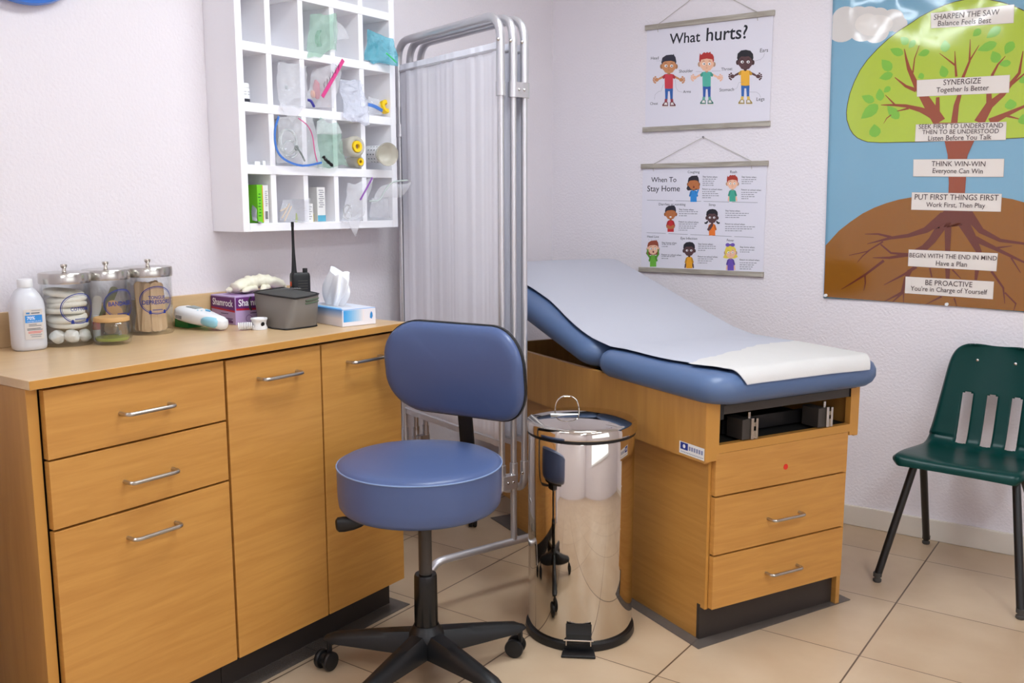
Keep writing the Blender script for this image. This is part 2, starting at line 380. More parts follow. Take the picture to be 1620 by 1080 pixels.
G().box(.02, .413, -2.677, -2.222, 0, .10).build('toe_kick', M['kick'], t, smooth=0)
for z0, z1, zh in ((.728, .874, .796), (.578, .7235, .642), (.107, .573, .513)):
    d = front('drawer', -2.671, -2.2285, z0, z1, t); bar_pull(-2.506, -2.384, zh, d)
t = thing('door_cabinet', 'maple base cabinet with two tall doors at the right end of the counter', 'cabinet', (0.25, -1.9, 0))
G().box(0.001, .455, -2.220, -1.600, .10, .879).build('body', M['dark'], t, smooth=0)
G().box(0.001, .4725, -1.599, -1.581, 0.1, .879).build('end_panel', M['maple_v'], t, smooth=0)
G().box(.02, .413, -2.220, -1.581, 0, .0995).build('toe_kick', M['kick'], t, smooth=0)
d = front('door', -2.2215, -1.9145, .107, .8725, t); bar_pull(-2.127, -2.000, .814, d)
d = front('door', -1.9090, -1.597, .107, .8725, t); bar_pull(-1.816, -1.690, .813, d)
t = thing('counter_top', 'maple laminate worktop with a low backsplash along the left wall', 'worktop', (0.25, -2.14, .88))
G().box(0.001, .503, -2.704, -1.574, .8805, .900).build('slab', [M['maple_top']], t, smooth=0, bevel=0.0012)
G().box(.503, .5038, -2.704, -1.574, .8815, .899).build('front_edge', M['edge'], t, smooth=0)
G().box(0.001, .019, -2.704, -1.574, .9001, .986).build('backsplash', M['maple_top'], t, smooth=0, bevel=0.001)
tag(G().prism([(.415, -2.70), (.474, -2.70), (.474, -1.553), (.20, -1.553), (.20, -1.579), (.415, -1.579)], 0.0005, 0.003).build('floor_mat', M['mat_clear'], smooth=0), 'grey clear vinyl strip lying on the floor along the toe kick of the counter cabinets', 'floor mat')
p = [(.30, -1.579, .06), (.33, -1.55, .045), (.37, -1.535, .055), (.385, -1.545, .085), (.36, -1.568, .12), (.33, -1.579, .13)]
tag(G().tube(round_path(p, .03, 5), .0028, 8).build('power_cord', M['black']), 'thin black power cord looped beside the right end of the counter toe kick', 'cord')

# ------------------------------------------------------------------ exam table (own frame: x towards the foot end, y towards the back wall)
TO = Vector((1.352, -1.272, 0)); TR = -radians(26)
TT = Matrix.Translation(TO) @ Matrix.Rotation(TR, 4, 'Z')
def TG(): return G(TT)
t = thing('exam_table', 'maple exam table with blue vinyl cushions and raised backrest', 'exam table', TO, TR)
U0 = -1.235
g = TG(); g.box(U0, -.020, 0, .016, .10, .545).box(U0+.10, -.045, 0, .016, .0, .10).box(U0, -.020, .532, .548, .0, .545).box(U0, U0+.016, .016, .532, .1, .545)
g.build('body', M['maple_u'], t, smooth=0)
each(TG().box(-.021, -.0185, -.0005, .0085, .10, .545).box(-.021, -.0185, .5305, .5485, .10, .545), 'edge_band', M['edge'], t, smooth=0)
TG().box(U0+.02, -.024, .017, .531, .105, .57).build('carcass', M['dark'], t, smooth=0)
each(TG().box(-.05, -.038, -.002, .545, 0.003, .108).box(U0+.042, U0+.12, .045, .058, 0.003, .099).box(U0+.03, U0+.042, .045, .53, 0.003, .099), 'toe_kick', M['kick'], t, smooth=0)
g = TG(); g.box(U0, -.002, -.030, -.012, .537, .712).box(U0, -.002, .553, .570, .545, .712).box(U0, U0+.018, -.012, .553, .545, .712); g.build('upper_box', M['maple_v'], t, smooth=0)
each(TG().box(-.020, 0, -.029, .0185, .541, .712).box(-.020, 0, .533, .569, .549, .712).box(-.020, 0, .0185, .533, .5605, .584), 'front_frame', M['edge'], t, smooth=0)
each(TG().box(-1.20, -.021, -.0118, .5525, .571, .579).box(-.55, -.53, -.0118, .5525, .579, .70), 'box_lining', M['char'], t, smooth=0)
TG().box(-.019, 0, .0095, .5285, .4375, .5595).build('blank_panel', M['maple_h'], t, smooth=0, bevel=.0008)
g = TG(); g.lathe([(.0085, 0), (.0085, .0008), (.0, .0009)], (0, 0, 0), 20, Matrix.Translation((0.0002, .274, .487)) @ Matrix.Rotation(pi/2, 4, 'Y'))
g.build('red_sticker', M['red'], t)
for z0, z1, zh in ((.265, .4325, .340), (.104, .2595, .175)):
    d = TG().box(-.019, 0.0, .0105, .5275, z0, z1).build('drawer', M['maple_h'], t, smooth=0, bevel=.001)
    p = round_path([(0, .212, zh), (.028, .212, zh), (.028, .336, zh), (0, .336, zh)], .013, 6)
    TG().tube(p, .0045, 10).build('handle', M['steel'], d)
# stirrup hardware in the opening under the cushion
TG().box(-.030, -.004, .035, .530, .668, .694).build('front_rail', M['grey_metal'], t, smooth=0, bevel=.002)
each(TG().box(-.034, -.002, .020, .034, .655, .700).box(-.034, -.001, .531, .5328, .668, .7), 'rail_end', M['black'], t, smooth=0, bevel=.0008)
TG().box(-.09, -.082, .10, .50, .588, .628).build('cross_bar', M['black_metal'], t, smooth=0)
for y0, dz in ((.128, 0), (.425, 0)):
    b = TG().box(-.07, -.004, y0-.022, y0+.012, .586, .645+dz).build('stirrup_bracket', M['grey_metal'], t, smooth=0, bevel=.002)
    TG().box(-.010, .004, y0+.004, y0+.014, .587, .648).box(-.012, .004, y0+.022, y0+.030, .587, .646).box(-.008, .0, y0+.014, y0+.022, .587, .610).box(-.008, 0, y0+.014, y0+.022, .622, .634).box(-.01, -.006, y0+.0, y0+.009, .645, .664).build('latch_plate', M['nickel'], b, smooth=0, bevel=.0008)
# cushions
def pad_rings(a, b, r, z0, z1, e, n=8, m=7, crown=0.0):
    """rounded-rectangle pad: half sizes a, b, corner r, edge roundness e"""
    rs = []; h = (z1-z0)/2; zc = (z0+z1)/2
    for i in range(m+1):
        q = -pi/2 + pi*i/m; ins = e*(1-cos(q)); z = zc + h*sin(q)
        rs.append([(x, y, z) for x, y in rrect(a-ins, b-ins, max(r-ins*.7, .004), n)])
    k = 5
    for j in range(1, k+1):
        s = 1-j/(k+.35); rs.append([(x*s, y*s, z1 + crown*(1-s*s)) for x, y in rrect(a-e, b-e, max(r-e*.7, .004), n)])
    return rs
def pad(g, cx, cy, *a, fn=None, **k):
    rs = pad_rings(*a, **k)
    g.rings([[(fn(Vector((p[0]+cx, p[1]+cy, p[2]))) if fn else (p[0]+cx, p[1]+cy, p[2])) for p in r] for r in rs]); return g
HU, HZ, TILT = -.540, .706, radians(15.3)
CV0, CV1 = -.058, .612
cs = pad(TG(), (HU+.068)/2, (CV0+CV1)/2, (.068-HU)/2-.001, (CV1-CV0)/2, .085, .704, .790, .040, crown=.004)
cs.build('seat_cushion', M['vinyl'], t)
BL = .86
def tilt(p):     # p.x runs from the hinge (0) to the head end (negative), p.z square to the tilted pad
    d = -p.x; z = p.z; s, c = sin(TILT), cos(TILT)
    return Vector((HU - d*c + z*s, p.y, HZ + d*s + z*c))
pad(TG(), -BL/2-.001, (CV0+CV1)/2, BL/2-.002, (CV1-CV0)/2, .085, .0, .086, .040, fn=tilt, crown=.006).build('back_cushion', M['vinyl'], t)
TG().box(-.50, 0.02, .02, .53, .700, .7042).build('seat_board', M['black'], t, smooth=0)
g = TG()
q = [tilt(Vector((-BL+.05, y, -.012))) for y in (.02, .53)]; w = [tilt(Vector((-.04, y, -.012))) for y in (.02, .53)]
q2 = [tilt(Vector((-BL+.05, y, -.001))) for y in (.02, .53)]; w2 = [tilt(Vector((-.04, y, -.001))) for y in (.02, .53)]
V = [g.v(p) for p in (q[0], q[1], w[1], w[0], q2[0], q2[1], w2[1], w2[0])]
for f in ((0, 1, 2, 3), (7, 6, 5, 4), (0, 4, 5, 1), (1, 5, 6, 2), (2, 6, 7, 3), (3, 7, 4, 0)): g.f([V[i] for i in f])
g.build('back_board', M['black'], t, smooth=0)
for y in (.035, .50):
    g = TG(); a = tilt(Vector((-.62, y, -.012))); g.tube([a, a+Vector((-.045, 0, -.045)), Vector((a.x-.11, y, .705)), Vector((a.x-.11, y, .62))], .011, 8)
    g.build('support_strut', M['black'], t)
# maker's sticker on the side
art = Art(lambda u, v, h: TT @ Vector((u, -.0302-h, v)))
art.poly([(-.112, .5445), (-.004, .5445), (-.004, .579), (-.112, .579)], M['card'], 0)
art.poly([(-.107, .557), (-.074, .557), (-.074, .577), (-.107, .577)], ink(34, 52, 140), 1)
art.ellipse(-.0905, .567, .006, .006, ink(240, 240, 245), 2, 10)
for i in range(6): art.poly([(-.070+i*.0105, .559), (-.0625+i*.0105, .559), (-.0625+i*.0105, .571), (-.070+i*.0105, .571)], ink(138, 144, 176), 1)
for i in range(14): art.poly([(-.104+i*.007, .5490), (-.0995+i*.007, .5490), (-.0995+i*.007, .5515), (-.104+i*.007, .5515)], ink(150, 152, 170), 1)
art.build('maker_sticker', t)
# paper sheet on the cushions
ro = random.Random(5)
def top_line():
    """points (u, z) of the cushion surface seen from the side, from head end to foot end, with arc length"""
    out = []
    for i in range(7):
        a = pi - pi*.5*i/6 - .35*(1-i/6)
        p = tilt(Vector((-BL+.043 + .045*cos(a), 0, .043 + .049*sin(a)))); out.append((p.x, p.z))
    for i in range(1, 26):
        p = tilt(Vector((-BL+.043 + (BL-.10)*i/25, 0, .0945))); out.append((p.x, p.z))
    out += [(-.52, .8035), (-.48, .7975)]
    for i in range(1, 25): out.append((-.48 + .50*i/24, .7965))
    for i in range(1, 9):
        a = pi/2 - (pi/2-.22)*i/8; out.append((.022 + .049*cos(a), .7475 + .049*sin(a)))
    return out
TL = top_line(); NV = 30
def paper_edge(i, n, side):
    s = i/n
    if side == 0: return -.004 + .016*sin(9*s) + .010*sin(23*s+1) + (.055*max(0, (s-.86)/.14)) + (.06*max(0, (.10-s)/.10)**2)
    return .575 + .004*sin(12*s) - (.048*max(0, (s-.84)/.16)) - (.05*max(0, (.10-s)/.10)**2)
def sheet(i0, i1, lift, jag0=0.0):
    g = TG(); rows = []
    for i in range(i0, i1):
        u, z = TL[i]; a, b = paper_edge(i, len(TL)-1, 0), paper_edge(i, len(TL)-1, 1); row = []
        for j in range(NV+1):
            v = a + (b-a)*j/NV; du = 0
            if jag0: du = (.105 - .17*min(1, (j/NV)*1.25) + jag0*(noise.noise(Vector((v*28, 3.3, 0)))+.6*noise.noise(Vector((v*70, 1, 0)))))*max(0, 1-(i-i0)/(i1-i0-9))
            wz = .0022*noise.noise(Vector((u*5, v*8, 1.7))) + .0012*noise.noise(Vector((u*16, v*16, 4)))
            cz = .005*(1-((v-.277)/.335)**2)
            row.append((u+du, v, z + lift + abs(wz) + cz))
        rows.append(row)
    g.rings(rows, closed=False)
    return g
pr = tag(sheet(0, len(TL), .0015).build('exam_table_paper', M['paper'], smooth=60, recalc=False), 'long white crepe paper sheet lying over the blue exam table cushions', 'paper sheet')
MATW[pr.name] = Matrix()
sheet(len(TL)-20, len(TL), .0032, .020).build('torn_end', M['paper2'], pr, smooth=60, recalc=False)['label'] = 'torn end layer of the paper, coloured as if turned to the light'
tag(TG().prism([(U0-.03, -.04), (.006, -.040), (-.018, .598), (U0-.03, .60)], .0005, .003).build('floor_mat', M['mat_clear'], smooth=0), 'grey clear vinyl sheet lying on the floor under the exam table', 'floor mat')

# ------------------------------------------------------------------ pedal bin
BC = Vector((.992, -1.382, 0))
t = thing('pedal_bin', 'tall polished steel pedal bin with a domed lid in front of the exam table', 'trash can', BC)
R = .155
G().lathe([(R+.003, 0), (R+.006, .006), (R+.004, .022), (R-.004, .024)], BC, 64).build('base_ring', M['black'], t)
DZ = .0
G().lathe([(R-.004, .022), (R-.002, .026), (R-.002, .594), (R-.004, .598)], BC, 96).build('body', M['chrome'], t, smooth=50)
G().lathe([(R-.004, .597), (R+.0005, .598), (R+.0005, .605), (R-.004, .606)], BC, 64).build('seal_ring', M['black'], t)
G().lathe([(r_, z_+DZ) for r_, z_ in ((R-.002, .605), (R+.0035, .607), (R+.003, .631), (R-.002, .636), (R-.010, .638), (R-.03, .6425), (R-.06, .647), (R-.1, .650), (.03, .6512), (0.0001, .6515))], BC, 96, cap1=False).build('lid', M['chrome'], t, smooth=50)
hc = on_z(897, 651, .650); hdir = Vector((.817, .576, 0)); hp = [hc + hdir*s*.034 + Vector((0, 0, z)) for s, z in ((-1, -.006), (-1.02, .012), (-.9, .030), (-.6, .042), (-.2, .047), (.2, .047), (.6, .042), (.9, .030), (1.02, .012), (1, -.006))]
G().tube(round_path(hp, .02, 3), .0022, 8).build('lid_handle', M['chrome'], t)
pc = on_z(893, 655.5, .650); pu = Vector((.84, .54, 0)).normalized(); pv = Vector((-.54, .84, 0)).normalized()
cq = [pc + pu*a*.040 + pv*b*.009 for a, b in ((-1, -1), (1, -1), (1, 1), (-1, 1))]
G().prism([(p.x, p.y) for p in cq], .6495, .6515).build('paper_slip', M['card'], t, smooth=0)
# pedal, towards the camera
pd = Vector((.50, -.866, 0)).normalized(); ps = Vector((-pd.y, pd.x, 0))
PM = Matrix.Translation(BC) @ Matrix(((ps.x, pd.x, 0, 0), (ps.y, pd.y, 0, 0), (0, 0, 1, 0), (0, 0, 0, 1)))
g = G(PM); g.prism([(-.030, R-.006), (.030, R-.006), (.042, R+.032), (-.042, R+.032)], .046, .050)
for s in (-1, 1): g.box(s*.034-.0015, s*.034+.0015, R-.004, R+.028, .030, .047)
g.build('pedal', M['chrome'], t, smooth=0, bevel=.001)
G(PM).prism([(-.040, R-.03), (.040, R-.03), (.048, R+.042), (-.048, R+.042)], .0008, .008).build('pedal_foot', M['black'], t, smooth=0, bevel=.002)
G(PM).box(-.036, .036, R-.0025, R-.0008, .044, .082).build('pedal_slot', M['black'], t, smooth=0)

# ------------------------------------------------------------------ folding privacy screen: three panels folded together
SA = Vector((.088, -1.130, 0)); SB = Vector((.668, -1.325, 0))
sd = (SB-SA).normalized(); sn = Vector((-sd.y, sd.x, 0))
t = thing('privacy_screen', 'folded three-panel white curtain privacy screen on tubular legs between counter and exam table', 'privacy screen', (SA+SB)/2)
ZT, ZB = 1.800, .335
def frame_pts(o):
    a, b = SA+sn*o, SB+sn*o
    z = lambda p, h: Vector((p.x, p.y, h))
    return a, b, z
zj = 1.60
for k, o in enumerate((0.0, .046, .088)):
    a, b, z = frame_pts(o)
    G().tube(round_path([z(a, zj-.02), z(a, ZT), z(b, ZT), z(b, zj-.02)], .075, 8), .0128, 14).build('panel_frame', M['alu'], t)
    g = G(); g.tube(round_path([z(a, .43), z(a, ZB), z(b, ZB), z(b, .43)], .075, 8), .0128, 14)
    fr = g.build('panel_frame', M['alu'], t)
    each(G().tube([z(a, .40), z(a, zj)], .0098, 12).tube([z(b, .40), z(b, zj)], .0098, 12), 'pole', M['alu'], t)
    g = G()
    for h in (1.725, .392):
        g.ball(z(b, h) + (sd*.35 - sn).normalized()*.0128, .006, 10, 6)
    each(g, 'bolt', M['nickel'], fr)
    # curtain: gathered cloth stretched between two rods
    rows = []; W = (b-a).length; nz = 26; nu = 150
    for j in range(nz+1):
        h = .487 + (1.722-.487)*j/nz; row = []
        for i in range(nu+1):
            s = i/nu; q = s*W
            edge = min(1, min(s, 1-s)/.03)
            e = abs(h-1.10)/.62
            fold = (noise.noise(Vector((q*26, h*.5, k*7.3)))*.0042 + noise.noise(Vector((q*62, h*.35, k*3.1)))*.0019)*(.6+.4*e)
            inset = .012 + .003*(1-e*e)
            p = a + sd*(inset + (W-2*inset)*s)
            p = p + sn*(fold*edge)
            row.append((p.x, p.y, h))
        rows.append(row)
    cl = G(); cl.rings(rows, closed=False); cl.build('curtain', M['curtain'], t, smooth=80, solid=.0012)
    g = G(); g.tube([z(a+sd*.008, 1.700), z(b-sd*.008, 1.700)], .0045, 8).tube([z(a+sd*.008, .508), z(b-sd*.008, .508)], .0045, 8); each(g, 'curtain_rod', M['alu'], t)
# clamps joining the panels
a, b, z = frame_pts(.067)
def clamp(c, zc, hl, name='clamp'):
    T = Matrix.Translation(Vector((c.x, c.y, zc))) @ Matrix(((sn.x, sd.x, 0, 0), (sn.y, sd.y, 0, 0), (0, 0, 1, 0), (0, 0, 0, 1)))
    g = G(T); o = [(x, y) for x, y in rrect(hl, .0150, .0148, 6)]; g.prism(o, -.022, .022); c_ = g.build(name, M['alu'], t, smooth=30)
    g = G(T)
    for x in (-.010, .010): g.ball((x, .0150, 0), .0045, 8, 6)
    each(g, 'bolt', M['nickel'], c_)
clamp(b, 1.585, .037); a2, b2, _ = frame_pts(.023); clamp(a2, 1.500, .037); clamp(b2, .372, .036); clamp(a, .372, .036)
G().lathe([(.0145, -.02), (.0145, .02)], Vector((SB.x, SB.y, 1.585)), 16).build('collar', M['alu'], t)
# legs and feet
for nm, base, le in (('leg', SB+sn*.046, .318), ('leg', SA+sn*.046+sd*.022, .235)):
    g = G(); g.tube([Vector((base.x, base.y, .17)), Vector((base.x, base.y, .40))], .0105, 12)
    p0 = base - sn*le; p1 = base + sn*min(le, .262); zz = lambda p, h: Vector((p.x, p.y, h))
    g.tube(round_path([zz(p0, .055), zz(p0, .170), zz(p1, .170), zz(p1, .055)], .055, 7), .0125, 12)
    lg = g.build(nm, M['alu'], t)
    for p in (p0, p1):
        T = Matrix.Translation(Vector((p.x, p.y, .024))) @ Matrix.Rotation(.7, 4, 'Z') @ Matrix.Rotation(pi/2, 4, 'Y')
        g = G(T); g.lathe([(.012, -.017), (.021, -.016), (.024, -.013), (.024, -.003), (.019, -.002), (.019, .002), (.024, .003), (.024, .013), (.021, .016), (.012, .017)], (0, 0, 0), 20)
        g.T = Matrix(); g.tube([Vector((p.x, p.y, .030)), Vector((p.x, p.y, .062))], .007, 8)
        g.build('caster', M['black'], lg)

# ------------------------------------------------------------------ swivel stool with backrest
SO = Vector((.810, -1.866, 0))
t = thing('swivel_stool', 'round blue vinyl swivel stool with backrest on a black five-star caster base', 'stool', SO)
SS = SO + Vector((-.010, -.004, 0)); Rs = .212; RZ_ = .588
g = G(); g.lathe([(.150, .469), (Rs-.030, .4705), (Rs-.012, .476), (Rs-.004, .487), (Rs-.001, .510), (Rs, RZ_-.012), (Rs-.001, RZ_)], SS, 96)
g.build('seat', M['vinyl_dark'], t, smooth=40)
g = G(); g.lathe([(Rs-.001, RZ_), (Rs-.004, RZ_+.0045), (Rs-.012, RZ_+.009), (Rs-.03, RZ_+.013), (Rs-.07, RZ_+.016), (Rs-.14, RZ_+.0175), (.0001, RZ_+.018)], SS, 96, cap0=False, cap1=False); g.build('seat_top', M['vinyl_dark'], t, smooth=40)
G().tube([SS + Vector((Rs*cos(2*pi*k/120), Rs*sin(2*pi*k/120), RZ_)) for k in range(120)], .0020, 8, closed=True).build('piping', M['piping'], t)
G().lathe([(.155, .460), (.157, .469), (.0001, .4695)], SS, 48).build('seat_pan', M['black_metal'], t)
G().lathe([(.0175, .26), (.0175, .462)], SO, 24).build('gas_post', M['grey_metal'], t)
G().lathe([(.0315, .115), (.031, .20), (.030, .283), (.028, .288), (.019, .289)], SO, 32).build('post_sleeve', M['black_gloss'], t)
hub = G(); hub.lathe([(.036, .070), (.046, .085), (.050, .110), (.046, .130), (.036, .142), (.033, .150)], SO, 32); hub.build('hub', M['black'], t)
BR = .275
for ang in (-156, -84, -12, 60, 133):
    a = radians(ang); T = Matrix.Translation(SO) @ Matrix.Rotation(a, 4, 'Z')
    g = G(T); rs = []
    for s in range(11):
        q = s/10; x = .02 + (BR+.012-.02)*q; w = .034 - .013*q; zt = .135 - .030*q - .008*q*q; zb = .072 + .0*q + .006*q
        if s == 10: w *= .7; zt -= .008; zb += .006
        rs.append([(x, -w, zb), (x, w, zb), (x, w*.92, zb+(zt-zb)*.6), (x, w*.55, zt-.002), (x, 0, zt), (x, -w*.55, zt-.002), (x, -w*.92, zb+(zt-zb)*.6)])
    g.rings(rs); lg = g.build('base_leg', M['black'], t, smooth=50)
    sw = radians(ang*3+20)
    C0 = T @ Vector((BR, 0, 0)); cd = Vector((cos(sw), sin(sw), 0)); T2 = Matrix.Translation(C0 + cd*.014 + Vector((0, 0, .0262))) @ Matrix.Rotation(sw+pi/2, 4, 'Z') @ Matrix.Rotation(pi/2, 4, 'Y')
    g = G(T2)
    for z0 in (-.024, .008): g.lathe([(.014, z0), (.0245, z0+.002), (.0262, z0+.005), (.0262, z0+.012), (.0245, z0+.015), (.014, z0+.016)], (0, 0, 0), 24)
    g.lathe([(.018, -.009), (.018, .009)], (0, 0, 0), 16)
    g.T = Matrix(); g.tube([C0+Vector((0, 0, .040)), C0+Vector((0, 0, .085))], .007, 8)
    g.build('caster', M['black'], lg)
# seat mechanism, lever, back bar
bdir = Vector((-.09, .995, 0)).normalized()
BCn = Vector((.757, -1.640, .793))
G().box(SO.x-.05, SO.x+.05, SO.y-.07, SO.y+.09, .432, .4595).build('seat_plate', M['black_metal'], t, smooth=0, bevel=.004)
cR = Vector((.817, .576, 0)); cF = Vector((-.576, .817, 0))
p0 = SO + Vector((0, 0, .425)) - cR*.05; p1 = SO + Vector((0, 0, .428)) - cR*.165; p2 = SO + Vector((0, 0, .420)) - cR*.240
lv = G().tube([p0, p1], .0055, 8).build('height_lever', M['black_metal'], t)
ld = (p2-p1).normalized(); g = G(); lu = Vector((0, 0, 1)); ls = ld.cross(lu).normalized(); lu = ls.cross(ld)
g.rings([[p1 + ld*(x) + ls*(a*cos(q)) + lu*(b*sin(q)) for q in (2*pi*i/16 for i in range(16))] for x, a, b in ((-.006, .008, .008), (.0, .010, .012), (.02, .013, .018), (.045, .0145, .021), (.060, .014, .020), (.066, .009, .014))])
g.build('lever_paddle', M['black'], lv)
bo = Vector((-bdir.y, bdir.x, 0))*.036
bb = [SO + Vector((0, 0, .445)) + bdir*.05 + bo, SO + Vector((0, 0, .445)) + bdir*.25 + bo, SO + bdir*.272 + bo + Vector((0, 0, .51)), Vector((BCn.x, BCn.y, .74)) + bdir*.034 + bo*.5]
pts = round_path(bb, .05, 6); g = G(); xs = Vector((bdir.y, -bdir.x, 0)); rs = []
for i, p in enumerate(pts):
    tg = (pts[min(i+1, len(pts)-1)]-pts[max(i-1, 0)]).normalized(); nn = tg.cross(xs).normalized()
    rs.append([p+xs*.0225+nn*.0035, p-xs*.0225+nn*.0035, p-xs*.0225-nn*.0035, p+xs*.0225-nn*.0035])
g.rings(rs); g.build('back_bar', M['black_metal'], t, smooth=50)
# backrest: curved rounded pad; local x across, y height, z out of the front face
BW, BH = .230, .132; TB = radians(-7)
bx = Vector((bdir.y, -bdir.x, 0)); bf = -bdir
def bend(p):
    x, y, z = p; k = 1/.62
    a = x*k; xx = sin(a)/k - z*sin(a)*0 ; off = (1-cos(a))/k
    zz = z + off
    yy = y*cos(TB) + zz*sin(TB)*0 ; fwd = zz*1 - y*sin(TB)
    return BCn + bx*xx + Vector((0, 0, yy)) + bf*fwd
def shell_rings(a, b, r, prof, n=10):
    rs = []
    for ins, z in prof: rs.append([bend(Vector((x, y, z))) for x, y in rrect(a-ins, b-ins, max(r-ins*.6, .005), n)])
    return rs
pr_ = [(.004, -.004), (0, .003), (.0015, .011), (.007, .019), (.017, .026), (.030, .031), (.040, .0335)]
def closing(z0, dz, ins, r): return [[bend(Vector((x*k_, y*k_, z0 + dz*(1-k_*k_)))) for x, y in rrect(BW-ins, BH-ins, r, 10)] for k_ in (.85, .65, .45, .25, .08, .004)]
g = G(); g.rings(shell_rings(BW, BH, .108, pr_) + closing(.0335, .018, .040, .084), cap0=False, cap1=False); g.build('backrest', M['vinyl_dark'], t, smooth=50)
pb = [(.0, .004), (-.0035, .001), (-.0035, -.008), (.008, -.020), (.03, -.026)]
g = G(); g.rings(shell_rings(BW, BH, .110, pb) + closing(-.026, -.002, .03, .09), cap0=False, cap1=False); g.build('back_shell', M['black'], t, smooth=50)

# ------------------------------------------------------------------ green moulded chair
GA = radians(-5.7); GO = Vector((1.868, -.300, 0))
t = thing('stacking_chair', 'dark green moulded plastic chair with black tube legs by the back wall', 'chair', GO, GA)
TC = Matrix.Translation(GO) @ Matrix.Rotation(GA, 4, 'Z')
# side profile (y, z) and half width along it
PF = [(-.245, .408, .176), (-.243, .424, .188), (-.225, .434, .193), (-.17, .432, .195), (-.10, .426, .195), (-.02, .419, .193), (.03, .417, .190), (.062, .422, .186), (.084, .436, .181), (.098, .462, .176),
      (.110, .500, .170), (.121, .54, .165), (.134, .59, .159), (.147, .64, .153), (.158, .685, .147), (.165, .715, .140), (.170, .738, .129), (.173, .753, .113), (.1745, .761, .094), (.175, .764, .075)]
def spline(ps, n):
    out = []
    for i in range(len(ps)-1):
        p0, p1, p2, p3 = ps[max(i-1, 0)], ps[i], ps[i+1], ps[min(i+2, len(ps)-1)]
        for j in range(n):
            q = j/n; out.append(tuple(.5*(2*b + (c-a)*q + (2*a-5*b+4*c-d)*q*q + (3*b-a-3*c+d)*q**3) for a, b, c, d in zip(p0, p1, p2, p3)))
    out.append(ps[-1]); return out
SLOT = [(-.074, .0170), (.003, .0170), (.080, .0170)]
SP = spline(PF, 6)
kb = [(-1, None)]
NCOL = [8, 4, 6, 4, 6, 4, 8]
def columns(w):
    e = [-w] + [v for c, h in SLOT for v in (max(-w*.98, min(w*.98, c-h)), max(-w*.98, min(w*.98, c+h)))] + [w]
    for i in range(1, len(e)): e[i] = max(e[i], e[i-1]+.0004)
    out = []
    for (a, b), n in zip(zip(e[:-1], e[1:]), NCOL):
        for i in range(n): out.append(a + (b-a)*(i/n if n > 4 else (0, .22, .5, .78)[i]))
    return out + [e[-1]]
lo_k = min(range(len(SP)), key=lambda k: abs(SP[k][1]-.430) if SP[k][0] > .06 else 9); hi_k = min(range(len(SP)), key=lambda k: abs(SP[k][1]-.606) if SP[k][0] > .06 else 9)
def ins_row(k, q): return tuple(a+(b-a)*q for a, b in zip(SP[k], SP[k+1]))
SP = SP[:lo_k+1] + [ins_row(lo_k, .4)] + SP[lo_k+1:hi_k] + [ins_row(hi_k-1, .5)] + SP[hi_k:]
hi_k += 2; lo_s, hi_s = lo_k, hi_k
g = G(TC); grid = []
for k, (y, z, w) in enumerate(SP):
    nx = SP[min(k+1, len(SP)-1)]; pv = SP[max(k-1, 0)]; ty, tz = nx[0]-pv[0], nx[1]-pv[1]; l = hypot(ty, tz); ny, nz_ = -tz/l, ty/l; row = []
    for x in columns(w):
        s = abs(x)/w; d = .020*(s**2.4)*(1 if z > .45 else .45) - .014*max(0, (s-.92)/.08)**1.5
        row.append((x, y + ny*d, z + nz_*d))
    grid.append(row)
V = [[g.v(p) for p in r] for r in grid]
starts = [sum(NCOL[:i]) for i in (1, 3, 5)]
for k in range(len(SP)-1):
    for i in range(len(V[0])-1):
        hole = False
        for c0 in starts:
            if c0 <= i < c0+4 and lo_s <= k < hi_s-1:
                hole = True
                if k in (lo_s, hi_s-2) and i in (c0, c0+3): hole = 'corner' if False else False
        if not hole: g.f([V[k][i], V[k][i+1], V[k+1][i+1], V[k+1][i]])
g.build('seat_shell', M['green'], t, smooth=60, solid=.0055)
g = G(TC)
for x in (-.058, .060): g.ball((x, .157, .712), .0055, 10, 6, (1, .5, 1))
each(g, 'rivet', M['nickel'], t)
for sx in (-1, 1):
    for fy in (-1, 1):
        top = Vector((sx*.150, -.10 + fy*.035, .405)); foot = Vector((sx*.215, -.248, .022)) if fy < 0 else Vector((sx*.205, .222, .022))
        pts = round_path([Vector((sx*.10, -.10+fy*.03, .408)), top, foot], .035, 6)
        lg = G(TC).tube(pts, .0125, 12).build('leg', M['black_metal'], t)
        T = TC @ Matrix.Translation(Vector((foot.x, foot.y, 0)))
        G(T).lathe([(.011, .0), (.0135, .003), (.0135, .010), (.009, .013), (.009, .017), (.0135, .019), (.0138, .032)], (0, 0, 0), 20).build('foot_glide', M['rubber'], lg)
G(TC).box(-.12, .12, -.15, -.05, .396, .4045).build('seat_bracket', M['black_metal'], t, smooth=0, bevel=.003)

